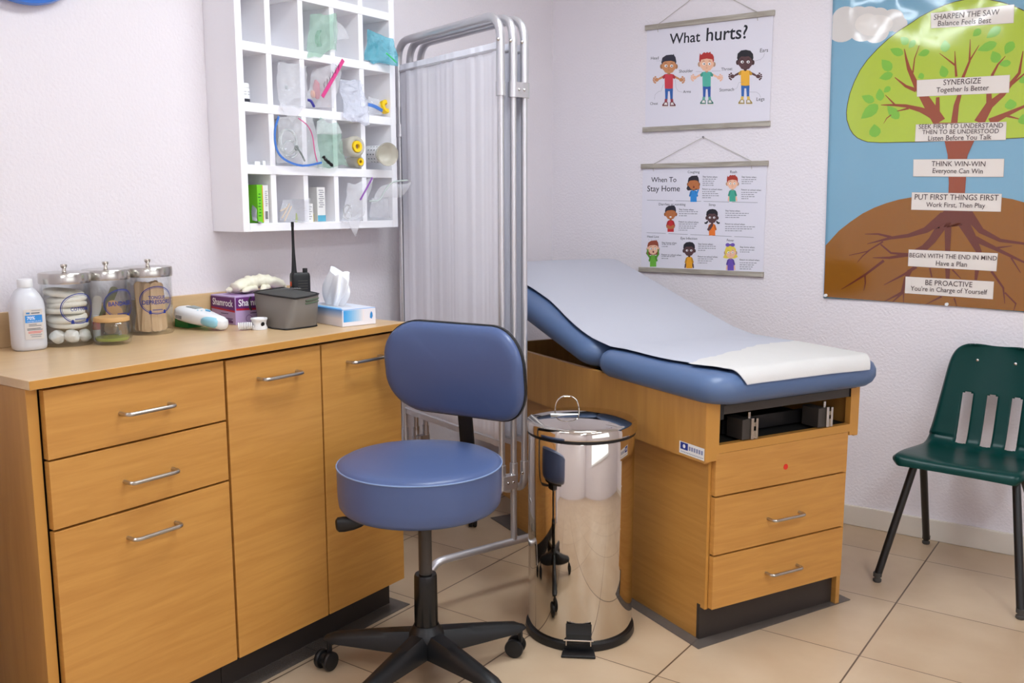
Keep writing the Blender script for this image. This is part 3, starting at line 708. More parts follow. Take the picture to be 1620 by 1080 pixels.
# ------------------------------------------------------------------ hanging charts on the back wall
def W(x, y): p = on_y(x, y, -.004); return (p.x, p.z)
def back_place(d): return lambda u, v, h: Vector((u, -d-h, v))
INK = ink(34, 34, 44); GREY = ink(150, 148, 156); RULE = ink(96, 96, 102)
def chart(name, label, x0, x1, z0, z1, bar, peak):
    t = thing(name, label, 'poster', ((x0+x1)/2, 0, z0))
    G().box(x0+.006, x1-.006, -.0042, -.0030, z0+.01, z1-.01).build('sheet', M['sheet'], t, smooth=0)
    G().box(x0, x1, -.013, -.0008, z1-bar, z1).build('hanger_bar', M['greywood'], t, smooth=0, bevel=.0012)
    G().box(x0-.002, x1-.002, -.013, -.0008, z0, z0+bar).build('hanger_bar', M['greywood'], t, smooth=0, bevel=.0012)
    g = G(); xa, xb = x0+.058, x1-.068
    g.tube([(xa, -.005, z1-bar-.012), (xa, -.0145, z1-bar*.5), (xa+.002, -.006, z1), (peak[0], -.008, peak[1]), (xb-.002, -.006, z1), (xb, -.0145, z1-bar*.5), (xb, -.005, z1-bar-.012)], .0011, 6)
    g.build('hanging_string', M['string'], t)
    g = G(); g.lathe([(.0022, 0), (.0022, .008), (.0045, .009), (.0045, .0105)], (peak[0], 0, peak[1]), 10, Matrix.Rotation(pi/2, 4, 'X')); g.build('nail', M['nickel'], t)
    return t
SK = dict(tan=(206, 142, 98), fair=(240, 190, 160), dark=(92, 62, 64), brown=(186, 112, 66))
def kid(art, cx, cy, s, skin, hair, shirt, pants=None, shoe=None, style='short', eyes=True, tall=1.0):
    """standing or bust figure printed on a chart, drawn around the head centre; s = px of the photograph per drawing unit"""
    lw = 1.0 if pants is not None else 1.38
    def ys(y): return y*s*tall if y < 110 else (110 + (y-110)*lw)*s*tall
    def P(pts): return [W(cx + x*s, cy + ys(y)) for x, y in pts]
    def E(x, y, a, b, m, l, n=20): art.poly([W(cx + (x + a*cos(q))*s, cy + ys(y + b*sin(q))) for q in (2*pi*i/n for i in range(n))], m, l)
    sk, hr, sh = ink(*skin), ink(*hair), ink(*shirt)
    skd = ink(*[int(c*.80) for c in skin]); shd = ink(*[int(c*.84) for c in shirt])
    full = pants is not None
    if full:
        for q in (-1, 1):     # arms, hands with fingers, legs, shoes
            art.poly(P([(q*60, 130), (q*150, 178), (q*172, 200), (q*162, 216), (q*135, 204), (q*64, 172)]), sk, 2)
            E(q*192, 212, 34, 30, sk, 3, 14)
            for dx, dy in ((18, -46), (48, -26), (54, 2), (44, 28), (22, 44)): E(q*(196+dx*.8), 214+dy, 15, 13, sk, 2, 10)
            art.poly(P([(q*10, 340), (q*62, 340), (q*58, 520), (q*22, 520)]), ink(*pants), 2)
            art.poly(P([(q*24, 510), (q*64, 510), (q*70, 560), (q*26, 560)]), ink(*shoe), 3)
            art.poly(P([(q*16, 560), (q*70, 556), (q*104, 600), (q*102, 626), (q*12, 626)]), ink(*[int(c*.72) for c in shoe]), 3)
            art.poly(P([(q*30, 566), (q*62, 564), (q*78, 602), (q*26, 604)]), ink(232, 226, 222), 4)
            art.poly(P([(q*12, 620), (q*102, 620), (q*100, 636), (q*14, 636)]), ink(226, 218, 216), 4)
            art.poly(P([(q*40, 124), (q*72, 128), (q*104, 168), (q*88, 200), (q*56, 186)]), shd, 4)
        art.poly(P([(-62, 340), (62, 340), (62, 390), (-62, 390)]), ink(*pants), 2)
        art.poly(P([(-56, 124), (-24, 120), (0, 138), (24, 120), (56, 124), (64, 200), (62, 346), (0, 354), (-64, 346), (-66, 200)]), sh, 5)
        E(0, 120, 22, 30, skd, 4)
    else:
        for q in (-1, 1):
            if style not in ('cough', 'lice', 'strep', 'tummy'): art.poly(P([(q*60, 180), (q*92, 240), (q*100, 290), (q*80, 300), (q*56, 250)]), sk, 2)
            art.poly(P([(q*36, 128), (q*68, 140), (q*96, 210), (q*72, 226), (q*50, 190)]), shd, 4)
        art.poly(P([(-50, 128), (-20, 122), (0, 136), (20, 122), (50, 128), (64, 200), (66, 300), (-66, 300), (-64, 200)]), sh, 3)
        E(0, 118, 22, 28, skd, 2)
    if style in ('cough', 'girl', 'lice'):    # long hair behind the head
        art.poly(P([(-118, -40), (-128, 40), (-150, 96), (-120, 128), (-40, 120), (60, 120), (118, 110), (126, 30), (110, -60)]), hr, 1)
    if style == 'blond': art.poly(P([(-112, -50), (-120, 30), (-160, 104), (-110, 120), (-20, 116), (90, 120), (150, 92), (116, 30), (110, -60)]), hr, 1)
    for q in (-1, 1): E(q*114, 6, 24, 38, skd, 5)
    E(0, -8, 112, 108, sk, 6, 28); art.poly(P([(-98, 30), (98, 30), (60, 98), (0, 116), (-60, 98)]), sk, 6.9)
    if style in ('short', 'tummy', 'cough', 'lice', 'girl'):
        art.poly(P([(-106, -22), (-118, -60), (-100, -130), (-40, -170), (40, -178), (66, -176), (72, -192), (84, -164), (104, -136), (116, -70), (106, -22), (92, -66), (30, -82), (-60, -74), (-90, -58)]), hr, 7)
    elif style == 'spiky':
        art.poly(P([(-100, -20), (-116, -50), (-112, -118), (-104, -166), (-84, -140), (-50, -176), (-30, -182), (-18, -168), (10, -186), (26, -172), (60, -190), (64, -164), (92, -150), (112, -110), (114, -50), (100, -20), (90, -70), (0, -84), (-86, -66)]), hr, 7)
    elif style in ('cap', 'strep'):
        art.poly(P([(-104, -10), (-122, -60), (-112, -126), (-60, -172), (10, -182), (76, -168), (116, -120), (122, -60), (104, -10), (92, -54), (50, -88), (0, -80), (-60, -84), (-92, -50)]), hr, 7)
        if style == 'strep':
            for q in (-1, 1): art.poly(P([(q*96, 60), (q*130, 96), (q*160, 92), (q*158, 122), (q*116, 126), (q*80, 90)]), hr, 1)
    elif style == 'blond':
        art.poly(P([(-110, 20), (-118, -50), (-90, -118), (-20, -146), (60, -134), (108, -80), (112, 0), (96, -20), (60, -78), (20, -40), (-60, 0), (-96, 40)]), hr, 7)
        for q in (-1, 1): E(q*52 - 8, -160, 46, 38, ink(112, 84, 176), 8)
        E(-8, -160, 18, 18, ink(88, 64, 150), 9)
    for q in (-1, 1):
        if style in ('cough', 'tummy'):
            art.stroke([(*W(cx+(q*44-22)*s, cy+2*s), .8*s*.002), (*W(cx+q*44*s, cy-8*s), 3.2*s*.0012), (*W(cx+(q*44+22)*s, cy+2*s), .8*s*.002)], ink(50, 30, 30), 8); continue
        E(q*44, -2, 24, 21, ink(246, 244, 244), 8); E(q*42+4, 0, 10, 11, ink(40, 30, 34), 9, 12)
        art.poly(P([(q*20, -40), (q*48, -52), (q*76, -38), (q*48, -44)]), ink(*[int(c*.6) for c in hair]), 9)
    if style in ('cough', 'lice', 'girl'): E(6, 62, 17, 20, ink(110, 34, 34), 8, 14)
    elif style == 'tummy': E(0, 62, 24, 16, ink(244, 240, 240), 8, 14)
    else: art.poly(P([(-22, 66), (0, 58), (22, 66), (0, 63)]), ink(*[int(c*.55) for c in skin]), 8)
    E(0, 26, 9, 8, skd, 8, 10)
    if style == 'cough':
        art.poly(P([(60, 60), (110, 30), (134, 60), (120, 110), (70, 110)]), sk, 9); art.poly(P([(66, 220), (120, 110), (96, 96), (44, 180)]), sh, 8)
    if style == 'lice':
        for q in (-1, 1): art.poly(P([(q*60, 190), (q*132, 110), (q*116, -10), (q*92, 0), (q*100, 100), (q*40, 150)]), shd, 8); E(q*104, -16, 22, 26, sk, 9, 12)
        for dx in (-80, -30, 40, 96): art.stroke([(*W(cx+dx*s, cy-178*s), .0006), (*W(cx+dx*1.25*s, cy-214*s), .0006)], GREY, 1)
    if style == 'strep': art.poly(P([(-80, 230), (-104, 206), (-20, 120), (16, 110), (22, 150), (-40, 220)]), sk, 8)
    if style == 'tummy': art.poly(P([(-92, 230), (-70, 190), (0, 216), (70, 190), (92, 230), (40, 258), (-40, 258)]), sk, 8)
def T(art, s, xl, yl, xr, yr, m=None, layer=1, tall=1.0, bold=0.0): art.text(s, W(xl, yl), W(xr, yr), m or INK, layer, tall, bold)

c1 = chart('hanging_chart', 'white What hurts? wall chart of three cartoon children, the upper of two hanging charts', .463, 1.0165, 1.5445, 1.980, .020, (.737, 2.10))
a1 = Art(back_place(.0042))
def C7(x, y): return (1000+x/4.908, y/4.908)
q = C7(290, 342); r = C7(528, 322); T(a1, 'What', *q, *r, bold=.012); q = C7(575, 318); r = C7(893, 296); T(a1, 'hurts?', *q, *r, bold=.012)
kid(a1, 1058.4, 104.6, 1/9.82, SK['tan'], (50, 48, 62), (206, 62, 76), (52, 98, 168), (150, 62, 72))
kid(a1, 1118.2, 101.2, 1/9.82, SK['fair'], (178, 52, 48), (86, 180, 160), (52, 92, 168), (104, 172, 158), 'spiky')
kid(a1, 1179.2, 98.2, 1/9.4, SK['dark'], (38, 36, 42), (240, 178, 60), (56, 104, 176), (226, 190, 96), 'cap')
for s, x0, y0, x1, y1 in (('Head', 146, 464, 206, 460), ('Chest', 140, 814, 200, 812), ('Arms', 396, 722, 456, 720), ('Shoulder', 364, 565, 472, 560), ('Throat', 692, 549, 778, 544), ('Stomach', 678, 710, 790, 705), ('Ears', 993, 406, 1056, 402), ('Legs', 966, 783, 1028, 780)):
    T(a1, s, *C7(x0, y0), *C7(x1, y1), ink(60, 58, 64), bold=.004)
for pl in ([(176, 772), (180, 735), (205, 712), (228, 706), (245, 655)], [(338, 620), (342, 680), (360, 708), (392, 716)], [(188, 472), (240, 472)], [(495, 556), (545, 556)], [(620, 552), (690, 550)], [(792, 695), (815, 685), (830, 642), (870, 638)], [(955, 474), (1000, 462), (1022, 440), (1030, 414)], [(905, 714), (968, 716), (990, 732), (1000, 758)]):
    a1.stroke([(*W(*C7(x, y)), .0009) for x, y in pl], GREY, 11)
a1.build('printed_picture', c1)

c2 = chart('hanging_chart', 'white When To Stay Home wall chart, the lower of two hanging charts', .456, 1.0135, .9535, 1.4115, .0195, (.7365, 1.513))
a2 = Art(back_place(.0042))
def C8(x, y): return (1000+x/4.5, 210+y/4.5)
for s, x0, y0, x1, y1 in (('When To', 136, 351, 315, 350), ('Stay Home', 108, 417, 340, 416)): T(a2, s, *C8(x0, y0), *C8(x1, y1), bold=.006)
for s, x0, y0, x1, y1 in (('Coughing', 396, 287, 480, 287), ('Rash', 698, 288, 746, 288), ('Diarrhea or vomiting', 190, 516, 380, 518), ('Strep', 546, 520, 594, 521), ('Head Lice', 108, 745, 190, 747), ('Eye Infection', 346, 758, 463, 761), ('Fever', 675, 772, 726, 774)): T(a2, s, *C8(x0, y0), *C8(x1, y1), ink(44, 44, 54), bold=.004)
rb = random.Random(11)
def body(x, y, w, n):
    for i in range(n):
        xx = x; end = x + w*(.75 + .25*rb.random()) if i < n-1 else x + w*(.35+.3*rb.random())
        while xx < end:
            l = 6 + rb.random()*16; yy = y + i*14.5 + (xx-600)*.018*(y-240)/700
            a2.poly([W(*C8(xx, yy-3.0)), W(*C8(xx+l, yy-3.0)), W(*C8(xx+l, yy+2.6)), W(*C8(xx, yy+2.6))], GREY, 1); xx += l+4
for x, y, w, n1, y2, n2 in ((502, 317, 100, 4, 405, 4), (780, 319, 106, 3, 410, 4), (334, 550, 130, 3, 638, 4), (664, 559, 190, 3, 653, 3), (212, 787, 90, 2, 872, 2), (470, 796, 120, 3, 885, 3), (768, 818, 110, 2, 908, 4)):
    T(a2, 'Stay home when:', *C8(x, y), *C8(x+106, y+3), ink(60, 58, 66), bold=.012)
    T(a2, 'Return to school when:', *C8(x-2, y2), *C8(x+140, y2+4), ink(60, 58, 66), bold=.012)
    body(x, y+13, w, n1); body(x-2, y2+14, w*1.1, n2)
for p, q_, n in (((102, 479), (908, 497), 4), ((98, 710), (880, 745), 5)):
    for i in range(n):
        a = i/n + .006; b = (i+1)/n - .018; f = lambda s: C8(p[0]+(q_[0]-p[0])*s, p[1]+(q_[1]-p[1])*s)
        a2.stroke([(*W(*f(a)), .0013), (*W(*f(b)), .0013)], RULE, 1)
k = 1/13.2
for cx, cy, sk, hr, sh, st in ((438, 365, 'brown', (46, 42, 54), (52, 140, 214), 'cough'), (715, 362, 'fair', (172, 58, 46), (70, 168, 144), 'spiky'), (275, 578, 'brown', (44, 42, 54), (200, 42, 50), 'tummy'), (570, 604, 'dark', (30, 28, 36), (236, 122, 44), 'strep'),
                               (150, 826, 'fair', (150, 74, 52), (110, 180, 64), 'lice'), (407, 838, 'dark', (38, 36, 44), (236, 164, 40), 'cap'), (702, 852, 'fair', (232, 208, 84), (110, 82, 176), 'blond')):
    x, y = C8(cx, cy); kid(a2, x, y, k, SK[sk], hr, sh, style=st)
a2.build('printed_picture', c2)

# ------------------------------------------------------------------ laminated tree poster
t = thing('tree_poster', 'large laminated tree poster with seven white caption strips pinned to the back wall', 'poster', (1.694, 0, .88))
TX = 1.694
def wav(x, z):
    e = max(0, min(1, (z-1.55)/.5))
    return .006 + .0070*e*e*(noise.noise(Vector((x*7, z*4, 2.2))) + (.35*noise.noise(Vector((x*17, z*15, 5.1))))+.35) + .0008*noise.noise(Vector((x*5, z*5, 9)))
x0, x1, z0, z1 = 1.2525, 2.1355, .8800, 2.06
rows = []
for j in range(91):
    z = z0 + (z1-z0)*j/90; row = []
    for i in range(71):
        s = i/70; x = x0 + (x1-x0)*s - .016*(z-z0)/(1.99-.88)*(1-s)*1.0
        zz = z + (.005 - .018*s + .006*sin(pi*s))*(1-j/90) - .002
        row.append((x, -wav(x, z), zz))
    rows.append(row)
PST, nt_, bs_ = new_mat('poster_sky_blue'); bs_.inputs['Base Color'].default_value = rgb(120, 168, 194); bs_.inputs['Roughness'].default_value = .08; bs_.inputs['Specular IOR Level'].default_value = 1.0
g = G(); g.rings(rows, closed=False); g.build('laminated_sheet', PST, t, smooth=90, solid=.0006)
def gl(r_, g_, b_):
    m = ink(r_, g_, b_, .08); m.node_tree.nodes['Principled BSDF'].inputs['Specular IOR Level'].default_value = .85; return m
def tree_place(u, v, h): return Vector((u, -wav(u, v) - .0009 - h, v))
class FineArt(Art):
    def poly(self, pts, m, layer=1):
        # cut long shapes into a fan-free grid so that they follow the waves of the sheet
        self.n += 1; layer += .10*(self.n % 13)
        mi = self._mi(m); bm = bmesh.new(); vs = [bm.verts.new((u, v, 0)) for u, v in pts]
        try: bm.faces.new(vs)
        except ValueError: bm.free(); return
        us = [p[0] for p in pts]; ws = [p[1] for p in pts]
        if max(us)-min(us) > .05 or max(ws)-min(ws) > .05:
            bmesh.ops.triangulate(bm, faces=bm.faces[:])
            for ax, lo, hi in ((0, min(us), max(us)), (1, min(ws), max(ws))):
                c = lo + .03
                while c < hi:
                    co = Vector((c, 0, 0)) if ax == 0 else Vector((0, c, 0)); no = Vector((1, 0, 0)) if ax == 0 else Vector((0, 1, 0))
                    bmesh.ops.bisect_plane(bm, geom=bm.verts[:]+bm.edges[:]+bm.faces[:], plane_co=co, plane_no=no); c += .03
        idx = {v: self.bm.verts.new(self.place(v.co.x, v.co.y, layer*self.step)) for v in bm.verts}
        for f in bm.faces:
            try: nf = self.bm.faces.new([idx[v] for v in f.verts]); nf.material_index = mi; nf.smooth = True
            except ValueError: pass
        bm.free()
at = FineArt(tree_place, .0003)
def D1(x, y): return W(1290+x/4.32, y/4.32)
def D2(x, y): return W(1290+x/4.0, 230+y/4.0)
ZTOP, ZBOT = 2.05, .886
def inside(p): return (max(x0+.001-.016*(p[1]-z0)/1.11, min(x1-.002, p[0])), max(ZBOT-.016*(p[0]-x0)/.88+.002, min(ZTOP, p[1])))
# clouds
for px, py, r in ((190, 200, 85), (285, 130, 80), (360, 120, 70), (430, 120, 62), (520, 140, 70), (570, 170, 48), (330, 200, 80), (420, 220, 70), (200, 120, 70)):
    u, v = D1(px, py); at.poly([inside((u+r*.00063*cos(2*pi*i/24), v+r*.00055*sin(2*pi*i/24))) for i in range(24)], gl(214, 208, 204), 1)
u, v = D1(410, 175); at.ellipse(u, v, .062, .036, gl(226, 218, 212), 2, 22); u, v = D1(350, 160); at.ellipse(u, v, .04, .034, gl(226, 218, 212), 2, 22)
# soil mound
lm = [D2(*p) for p in ((66, 632), (150, 540), (220, 485), (300, 430), (375, 393), (450, 365), (530, 342), (610, 328), (760, 305), (900, 300))]
lm = [p for p in lm if p[0] < TX] + [(TX, lm[-1][1])]
rm = [(2*TX-p[0], p[1]) for p in lm[::-1][1:]]
at.poly([inside(p) for p in lm+rm+[(2.1335, .874), (2.0, .872), (1.8, .875), (1.6, .880), (1.4, .884), (1.2545, .8865)]], gl(146, 92, 30), 1)
# canopy
lc = [D1(*p) for p in ((800, 75), (720, 118), (650, 165), (570, 215), (500, 270), (430, 335), (360, 410), (310, 480), (270, 560), (240, 640), (222, 720), (217, 770), (220, 820), (240, 880), (262, 915), (290, 940), (325, 957), (360, 968), (450, 973), (680, 968))]
rc = [(2*TX-p[0], p[1]) for p in lc[::-1]]
tp = [(TX-.07, lc[0][1]+.014), (TX-.035, lc[0][1]+.021), (TX, lc[0][1]+.024), (TX+.035, lc[0][1]+.021), (TX+.07, lc[0][1]+.014)]
def grow(pts, d):
    cx = sum(p[0] for p in pts)/len(pts); cz = sum(p[1] for p in pts)/len(pts); out = []
    for p in pts: l = hypot(p[0]-cx, p[1]-cz); out.append((p[0]+(p[0]-cx)/l*d, p[1]+(p[1]-cz)/l*d))
    return out
cano = [inside(p) for p in (lc+rc+tp[::-1])]
at.poly([inside(p) for p in grow(cano, .0028)], gl(74, 62, 26), 2); at.poly(cano, gl(176, 196, 66), 3)
for b, e, w in (((585, 255), (634, 302), 42), ((640, 332), (682, 275), 36), ((512, 335), (602, 372), 44), ((703, 378), (782, 350), 38), ((885, 275), (892, 356), 50), ((455, 408), (520, 482), 54), ((438, 536), (532, 508), 46), ((318, 656), (404, 694), 46), ((440, 604), (446, 690), 46), ((468, 632), (514, 594), 34), ((314, 812), (430, 715), 66), ((492, 722), (572, 812), 52), ((404, 848), (412, 938), 66), ((866, 448), (890, 528), 46), ((702, 532), (744, 512), 36), ((1108, 346), (1242, 296), 50), ((1170, 262), (1268, 185), 50), ((1078, 250), (1132, 200), 40), ((1212, 350), (1250, 428), 52), ((1298, 372), (1352, 284), 50), ((1254, 440), (1338, 430), 36), ((1332, 676), (1338, 748), 58), ((1418, 520), (1424, 570), 40), ((1420, 780), (1424, 850), 50)):
    A, B = D1(*b), D1(*e); ww = w*.00062; du, dv = B[0]-A[0], B[1]-A[1]; l = hypot(du, dv); nx, nz2 = -dv/l, du/l
    at.poly([inside((A[0]+du*s+nx*ww*k_, A[1]+dv*s+nz2*ww*k_)) for s, k_ in ((0, 0), (.2, .26), (.45, .48), (.7, .5), (.9, .3), (1, 0), (.9, -.3), (.7, -.5), (.45, -.48), (.2, -.26))], gl(126, 186, 66), 4)
BRN, RT = gl(150, 74, 48), gl(106, 50, 36)
def limb(D, pts, m, lay, mir=False):
    P = [(*D(x, y), w*.00062) for x, y, w in pts]
    if mir: P = [(2*TX-a, b, w) for a, b, w in P]
    P = [(*inside(p[:2]), p[2]) for p in P]; at.stroke(P, m, lay)
BRANCH = (((850, 835, 66), (760, 690, 50), (690, 580, 30), (640, 470, 20), (622, 400, 12), (610, 335, 4)), ((835, 810, 44), (780, 775, 38), (720, 750, 28), (620, 724, 18), (540, 718, 13), (450, 718, 4)), ((545, 716, 10), (480, 650, 3)), ((640, 740, 12), (560, 760, 4)), ((520, 785, 6), (490, 808, 5), (468, 845, 2)),
    ((690, 618, 22), (620, 590, 15), (545, 530, 4)), ((668, 498, 9), (680, 400, 6), (712, 310, 3)), ((950, 838, 34), (965, 720, 28), (985, 655, 22), (1012, 525, 16), (1055, 420, 11), (1060, 270, 3)), ((835, 800, 28), (838, 665, 18)),
    ((965, 525, 13), (958, 440, 9), (955, 350, 3)), ((957, 447, 10), (850, 365, 3)), ((1058, 412, 9), (1120, 310, 3)), ((1120, 838, 56), (1190, 720, 42), (1280, 645, 28), (1395, 500, 15), (1420, 350, 4)), ((1190, 715, 30), (1187, 640, 26), (1212, 510, 15), (1250, 440, 9), (1300, 385, 3)),
    ((1195, 836, 44), (1300, 785, 26), (1426, 728, 14), (1560, 700, 5)), ((1300, 790, 14), (1400, 815, 4)), ((1335, 585, 10), (1430, 505, 8), (1500, 440, 3)))
for b in BRANCH: limb(D1, b, BRN, 5)
at.poly([D1(*p) for p in ((885, 968), (905, 1060), (908, 1150), (918, 1330), (1015, 1330), (1024, 1240), (1030, 1120), (1042, 1060), (1085, 966), (1160, 838), (1090, 838), (1005, 1000), (985, 1036), (972, 968), (975, 838), (930, 838), (880, 838), (820, 838))], BRN, 5)
at.poly([D2(*p) for p in ((848, 190), (843, 300), (818, 415), (790, 450), (990, 450), (965, 415), (948, 300), (956, 190))], BRN, 5)
at.poly([D2(*p) for p in ((820, 408), (770, 460), (700, 520), (760, 530), (830, 488), (905, 485), (960, 500), (1010, 490), (975, 440), (966, 408))], RT, 5)
ROOT = (((820, 450, 66), (700, 535, 36), (590, 570, 22), (480, 585, 17), (330, 622, 3)), ((482, 580, 15), (400, 560, 10), (315, 560, 3)), ((430, 608, 9), (330, 670, 7), (215, 695, 3)), ((345, 662, 7), (300, 700, 6), (268, 738, 3)), ((415, 625, 8), (480, 680, 11), (590, 690, 18)),
    ((820, 480, 56), (740, 600, 42), (690, 650, 40), (585, 692, 20), (470, 710, 15), (365, 710, 3)), ((435, 728, 16), (320, 815, 13), (240, 865, 9), (165, 910, 3)), ((315, 815, 10), (318, 870, 8), (308, 918, 3)), ((842, 465, 40), (838, 660, 27), (838, 780, 26), (838, 850, 20)),
    ((920, 455, 66), (990, 580, 46), (1035, 670, 30), (1024, 790, 22), (1016, 850, 14)), ((960, 425, 56), (1050, 540, 32), (1170, 600, 19), (1330, 622, 12), (1500, 610, 4)), ((1010, 590, 34), (1140, 652, 21), (1250, 705, 15), (1330, 742, 9), (1450, 800, 4)), ((1130, 650, 13), (1245, 635, 3)), ((1240, 710, 10), (1300, 805, 3)),
    ((640, 765, 22), (570, 812, 14), (435, 882, 3)), ((600, 790, 26), (572, 850, 22), (550, 930, 17), (440, 1000, 4)), ((560, 925, 15), (490, 1005, 5)), ((560, 935, 8), (558, 1008, 4)), ((725, 775, 9), (738, 832, 8)), ((868, 785, 9), (922, 842, 4)), ((1115, 795, 13), (1190, 900, 10), (1200, 1000, 3)), ((1200, 930, 8), (1270, 1000, 8), (1255, 1050, 3)), ((800, 955, 11), (700, 1022, 3)), ((880, 965, 9), (895, 1030, 3)))
for b in ROOT: limb(D2, b, RT, 5)
at.build('printed_picture', t)
STR = [(D1, ((790, 90), (1362, 32), (1357, 160), (790, 195)), (('SHARPEN THE SAW', (810, 138), (1258, 102)), ('Balance Feels Best', (838, 180), (1202, 158)))),
       (D1, ((695, 548), (1332, 512), (1325, 635), (695, 662)), (('SYNERGIZE', (876, 583), (1132, 570)), ('Together Is Better', (828, 633), (1186, 616)))),
       (D1, ((688, 850), (1308, 832), (1303, 957), (682, 968)), (('SEEK FIRST TO UNDERSTAND', (708, 881), (1283, 872)), ('THEN TO BE UNDERSTOOD', (732, 918), (1254, 910)), ('Listen Before You Talk', (772, 961), (1204, 952)))),
       (D2, ((622, 88), (1197, 84), (1192, 200), (620, 197)), (('THINK WIN-WIN', (736, 131), (1076, 133)), ('Everyone Can Win', (743, 174), (1060, 178)))),
       (D2, ((612, 296), (1182, 306), (1175, 420), (607, 407)), (('PUT FIRST THINGS FIRST', (630, 342), (1160, 348)), ('Work First, Then Play', (702, 388), (1075, 395)))),
       (D2, ((592, 657), (1157, 681), (1147, 796), (587, 763)), (('BEGIN WITH THE END IN MIND', (597, 706), (1149, 727)), ('Have a Plan', (764, 758), (960, 767)))),
       (D2, ((572, 828), (1132, 860), (1125, 973), (567, 934)), (('BE PROACTIVE', (697, 881), (994, 896)), ("You're in Charge of Yourself", (604, 916), (1088, 942))))]
STI = gl(78, 62, 62)
for D, corners, lines in STR:
    s = FineArt(tree_place, .0003); P = [D(*c) for c in corners]
    s.poly(P, gl(190, 172, 160), 6.0)
    cx = sum(p[0] for p in P)/4; cz = sum(p[1] for p in P)/4
    s.poly([(cx+(p[0]-cx)*.994, cz+(p[1]-cz)*.972) for p in P], gl(228, 218, 210), 7)
    for tx, A, B in lines: s.text(tx, D(*A), D(*B), STI, 12.0, 1.12, .004)
    s.build('caption_strip', t)
for px, py, k_ in ((1306.5, 467, 0), (1498, 481, 0)):
    p = on_y(px, py, -.012); g = G(); g.lathe([(.0005, 0), (.0055, .003), (.0052, .006), (.0032, .008), (.0032, .014), (.006, .016), (.0055, .018)], (p.x, -.004, p.z), 14, Matrix.Rotation(pi/2, 4, 'X'))
    tag(g.build('push_pin', M['white_pl']), ('white push pin at the lower left corner of the tree poster', 'white push pin at the middle of the lower edge of the tree poster')[px > 1400], 'push pin')
# blue rimmed disc high on the left wall
DC = Vector((0, -2.400, 1.907)); t = thing('wall_disc', 'blue rimmed round wall fixture at the top left, mostly above the picture', 'wall fixture', DC)
G().lathe([(.170, .0), (.178, .010), (.182, .022), (.178, .034), (.165, .040), (.15, .036)], DC, 72, Matrix.Rotation(pi/2, 4, 'Y')).build('rim', M['discblue'], t)
G().lathe([(.166, .0), (.166, .028), (.0001, .029)], DC, 72, Matrix.Rotation(pi/2, 4, 'Y')).build('face', M['white_pl'], t)

# ------------------------------------------------------------------ things on the worktop
ZC = .9003
VIEW = -29.0
def cyl_place(c, r, az):
    """u along the skin (to the right for the viewer), v height above the foot"""
    return lambda u, v, h: Vector((c[0] + (r+h)*cos(az+u/r), c[1] + (r+h)*sin(az+u/r), c[2]+v))
# rubbing alcohol bottle
c = Vector((.095, -2.487, ZC))
t = thing('alcohol_bottle', 'milky white rubbing alcohol bottle with a white cap at the left end of the counter', 'bottle', c)
ba = radians(-12); BX = Vector((cos(ba), sin(ba), 0)); BY = Vector((-sin(ba), cos(ba), 0))
def ov(a, b, z, n=36, p=2.6):
    out = []
    for i in range(n):
        q = 2*pi*i/n; cx, sx = cos(q), sin(q)
        out.append(c + BX*(a*math.copysign(abs(cx)**(2/p), cx)) + BY*(b*math.copysign(abs(sx)**(2/p), sx)) + Vector((0, 0, z)))
    return out
body = [(.030, .0335, 0), (.0335, .037, .004), (.035, .0385, .012), (.035, .0385, .105), (.033, .0365, .118), (.027, .0295, .133), (.019, .022, .144), (.015, .016, .149), (.0145, .0145, .153)]
G().rings([ov(a, b, z) for a, b, z in body]).build('bottle_body', M['hdpe'], t, smooth=50)
G().rings([ov(a*.93, b*.95, z) for a, b, z in ((.032, .0352, .003), (.0345, .0382, .012), (.0345, .0382, .036))]).build('alcohol', film('clear_alcohol', (226, 226, 232), .5, .1), t)
G().lathe([(.0165, .151), (.017, .153), (.017, .168), (.0155, .1705)], c, 40).build('cap', M['white_pl'], t, smooth=50)
art = Art(lambda u, v, h: c + BX*(.0356+h - .9*max(0, abs(u)-.012)**1.6) + BY*(u+.004) + Vector((0, 0, v)), .0003)
def cell(u0, u1, v0, v1, m, l=1, n=6):
    for i in range(n): a, b = u0+(u1-u0)*i/n, u0+(u1-u0)*(i+1)/n; art.poly([(a, v0), (b, v0), (b, v1), (a, v1)], m, l)
cell(-.021, .021, .028, .100, ink(216, 208, 202), 0); cell(-.019, .019, .068, .086, ink(56, 142, 218), 1)
art.text('70%', (-.015, .0755), (.003, .0755), ink(240, 244, 250), 2, 1, .02); art.text('isopropyl alcohol', (-.015, .0700), (.016, .0700), ink(220, 232, 246), 2)
cell(-.016, -.008, .089, .093, ink(70, 140, 200), 1); cell(-.005, .014, .0895, .092, ink(96, 104, 116), 1)
cell(-.004, .016, .0962, .0975, ink(150, 150, 156), 1)
for v_, u0, u1, col in ((.063, -.012, .006, (120, 120, 124)), (.0595, -.012, .016, (120, 120, 124)), (.053, -.016, .014, (96, 96, 100)), (.050, -.016, .018, (96, 96, 100)), (.0455, -.014, .018, (222, 110, 100)), (.0425, -.014, .014, (222, 110, 100)), (.038, -.010, .016, (140, 140, 144)), (.0335, -.008, .014, (140, 140, 144))):
    cell(u0, u1, v_, v_+.0016, ink(*col), 1)
art.build('label', t)

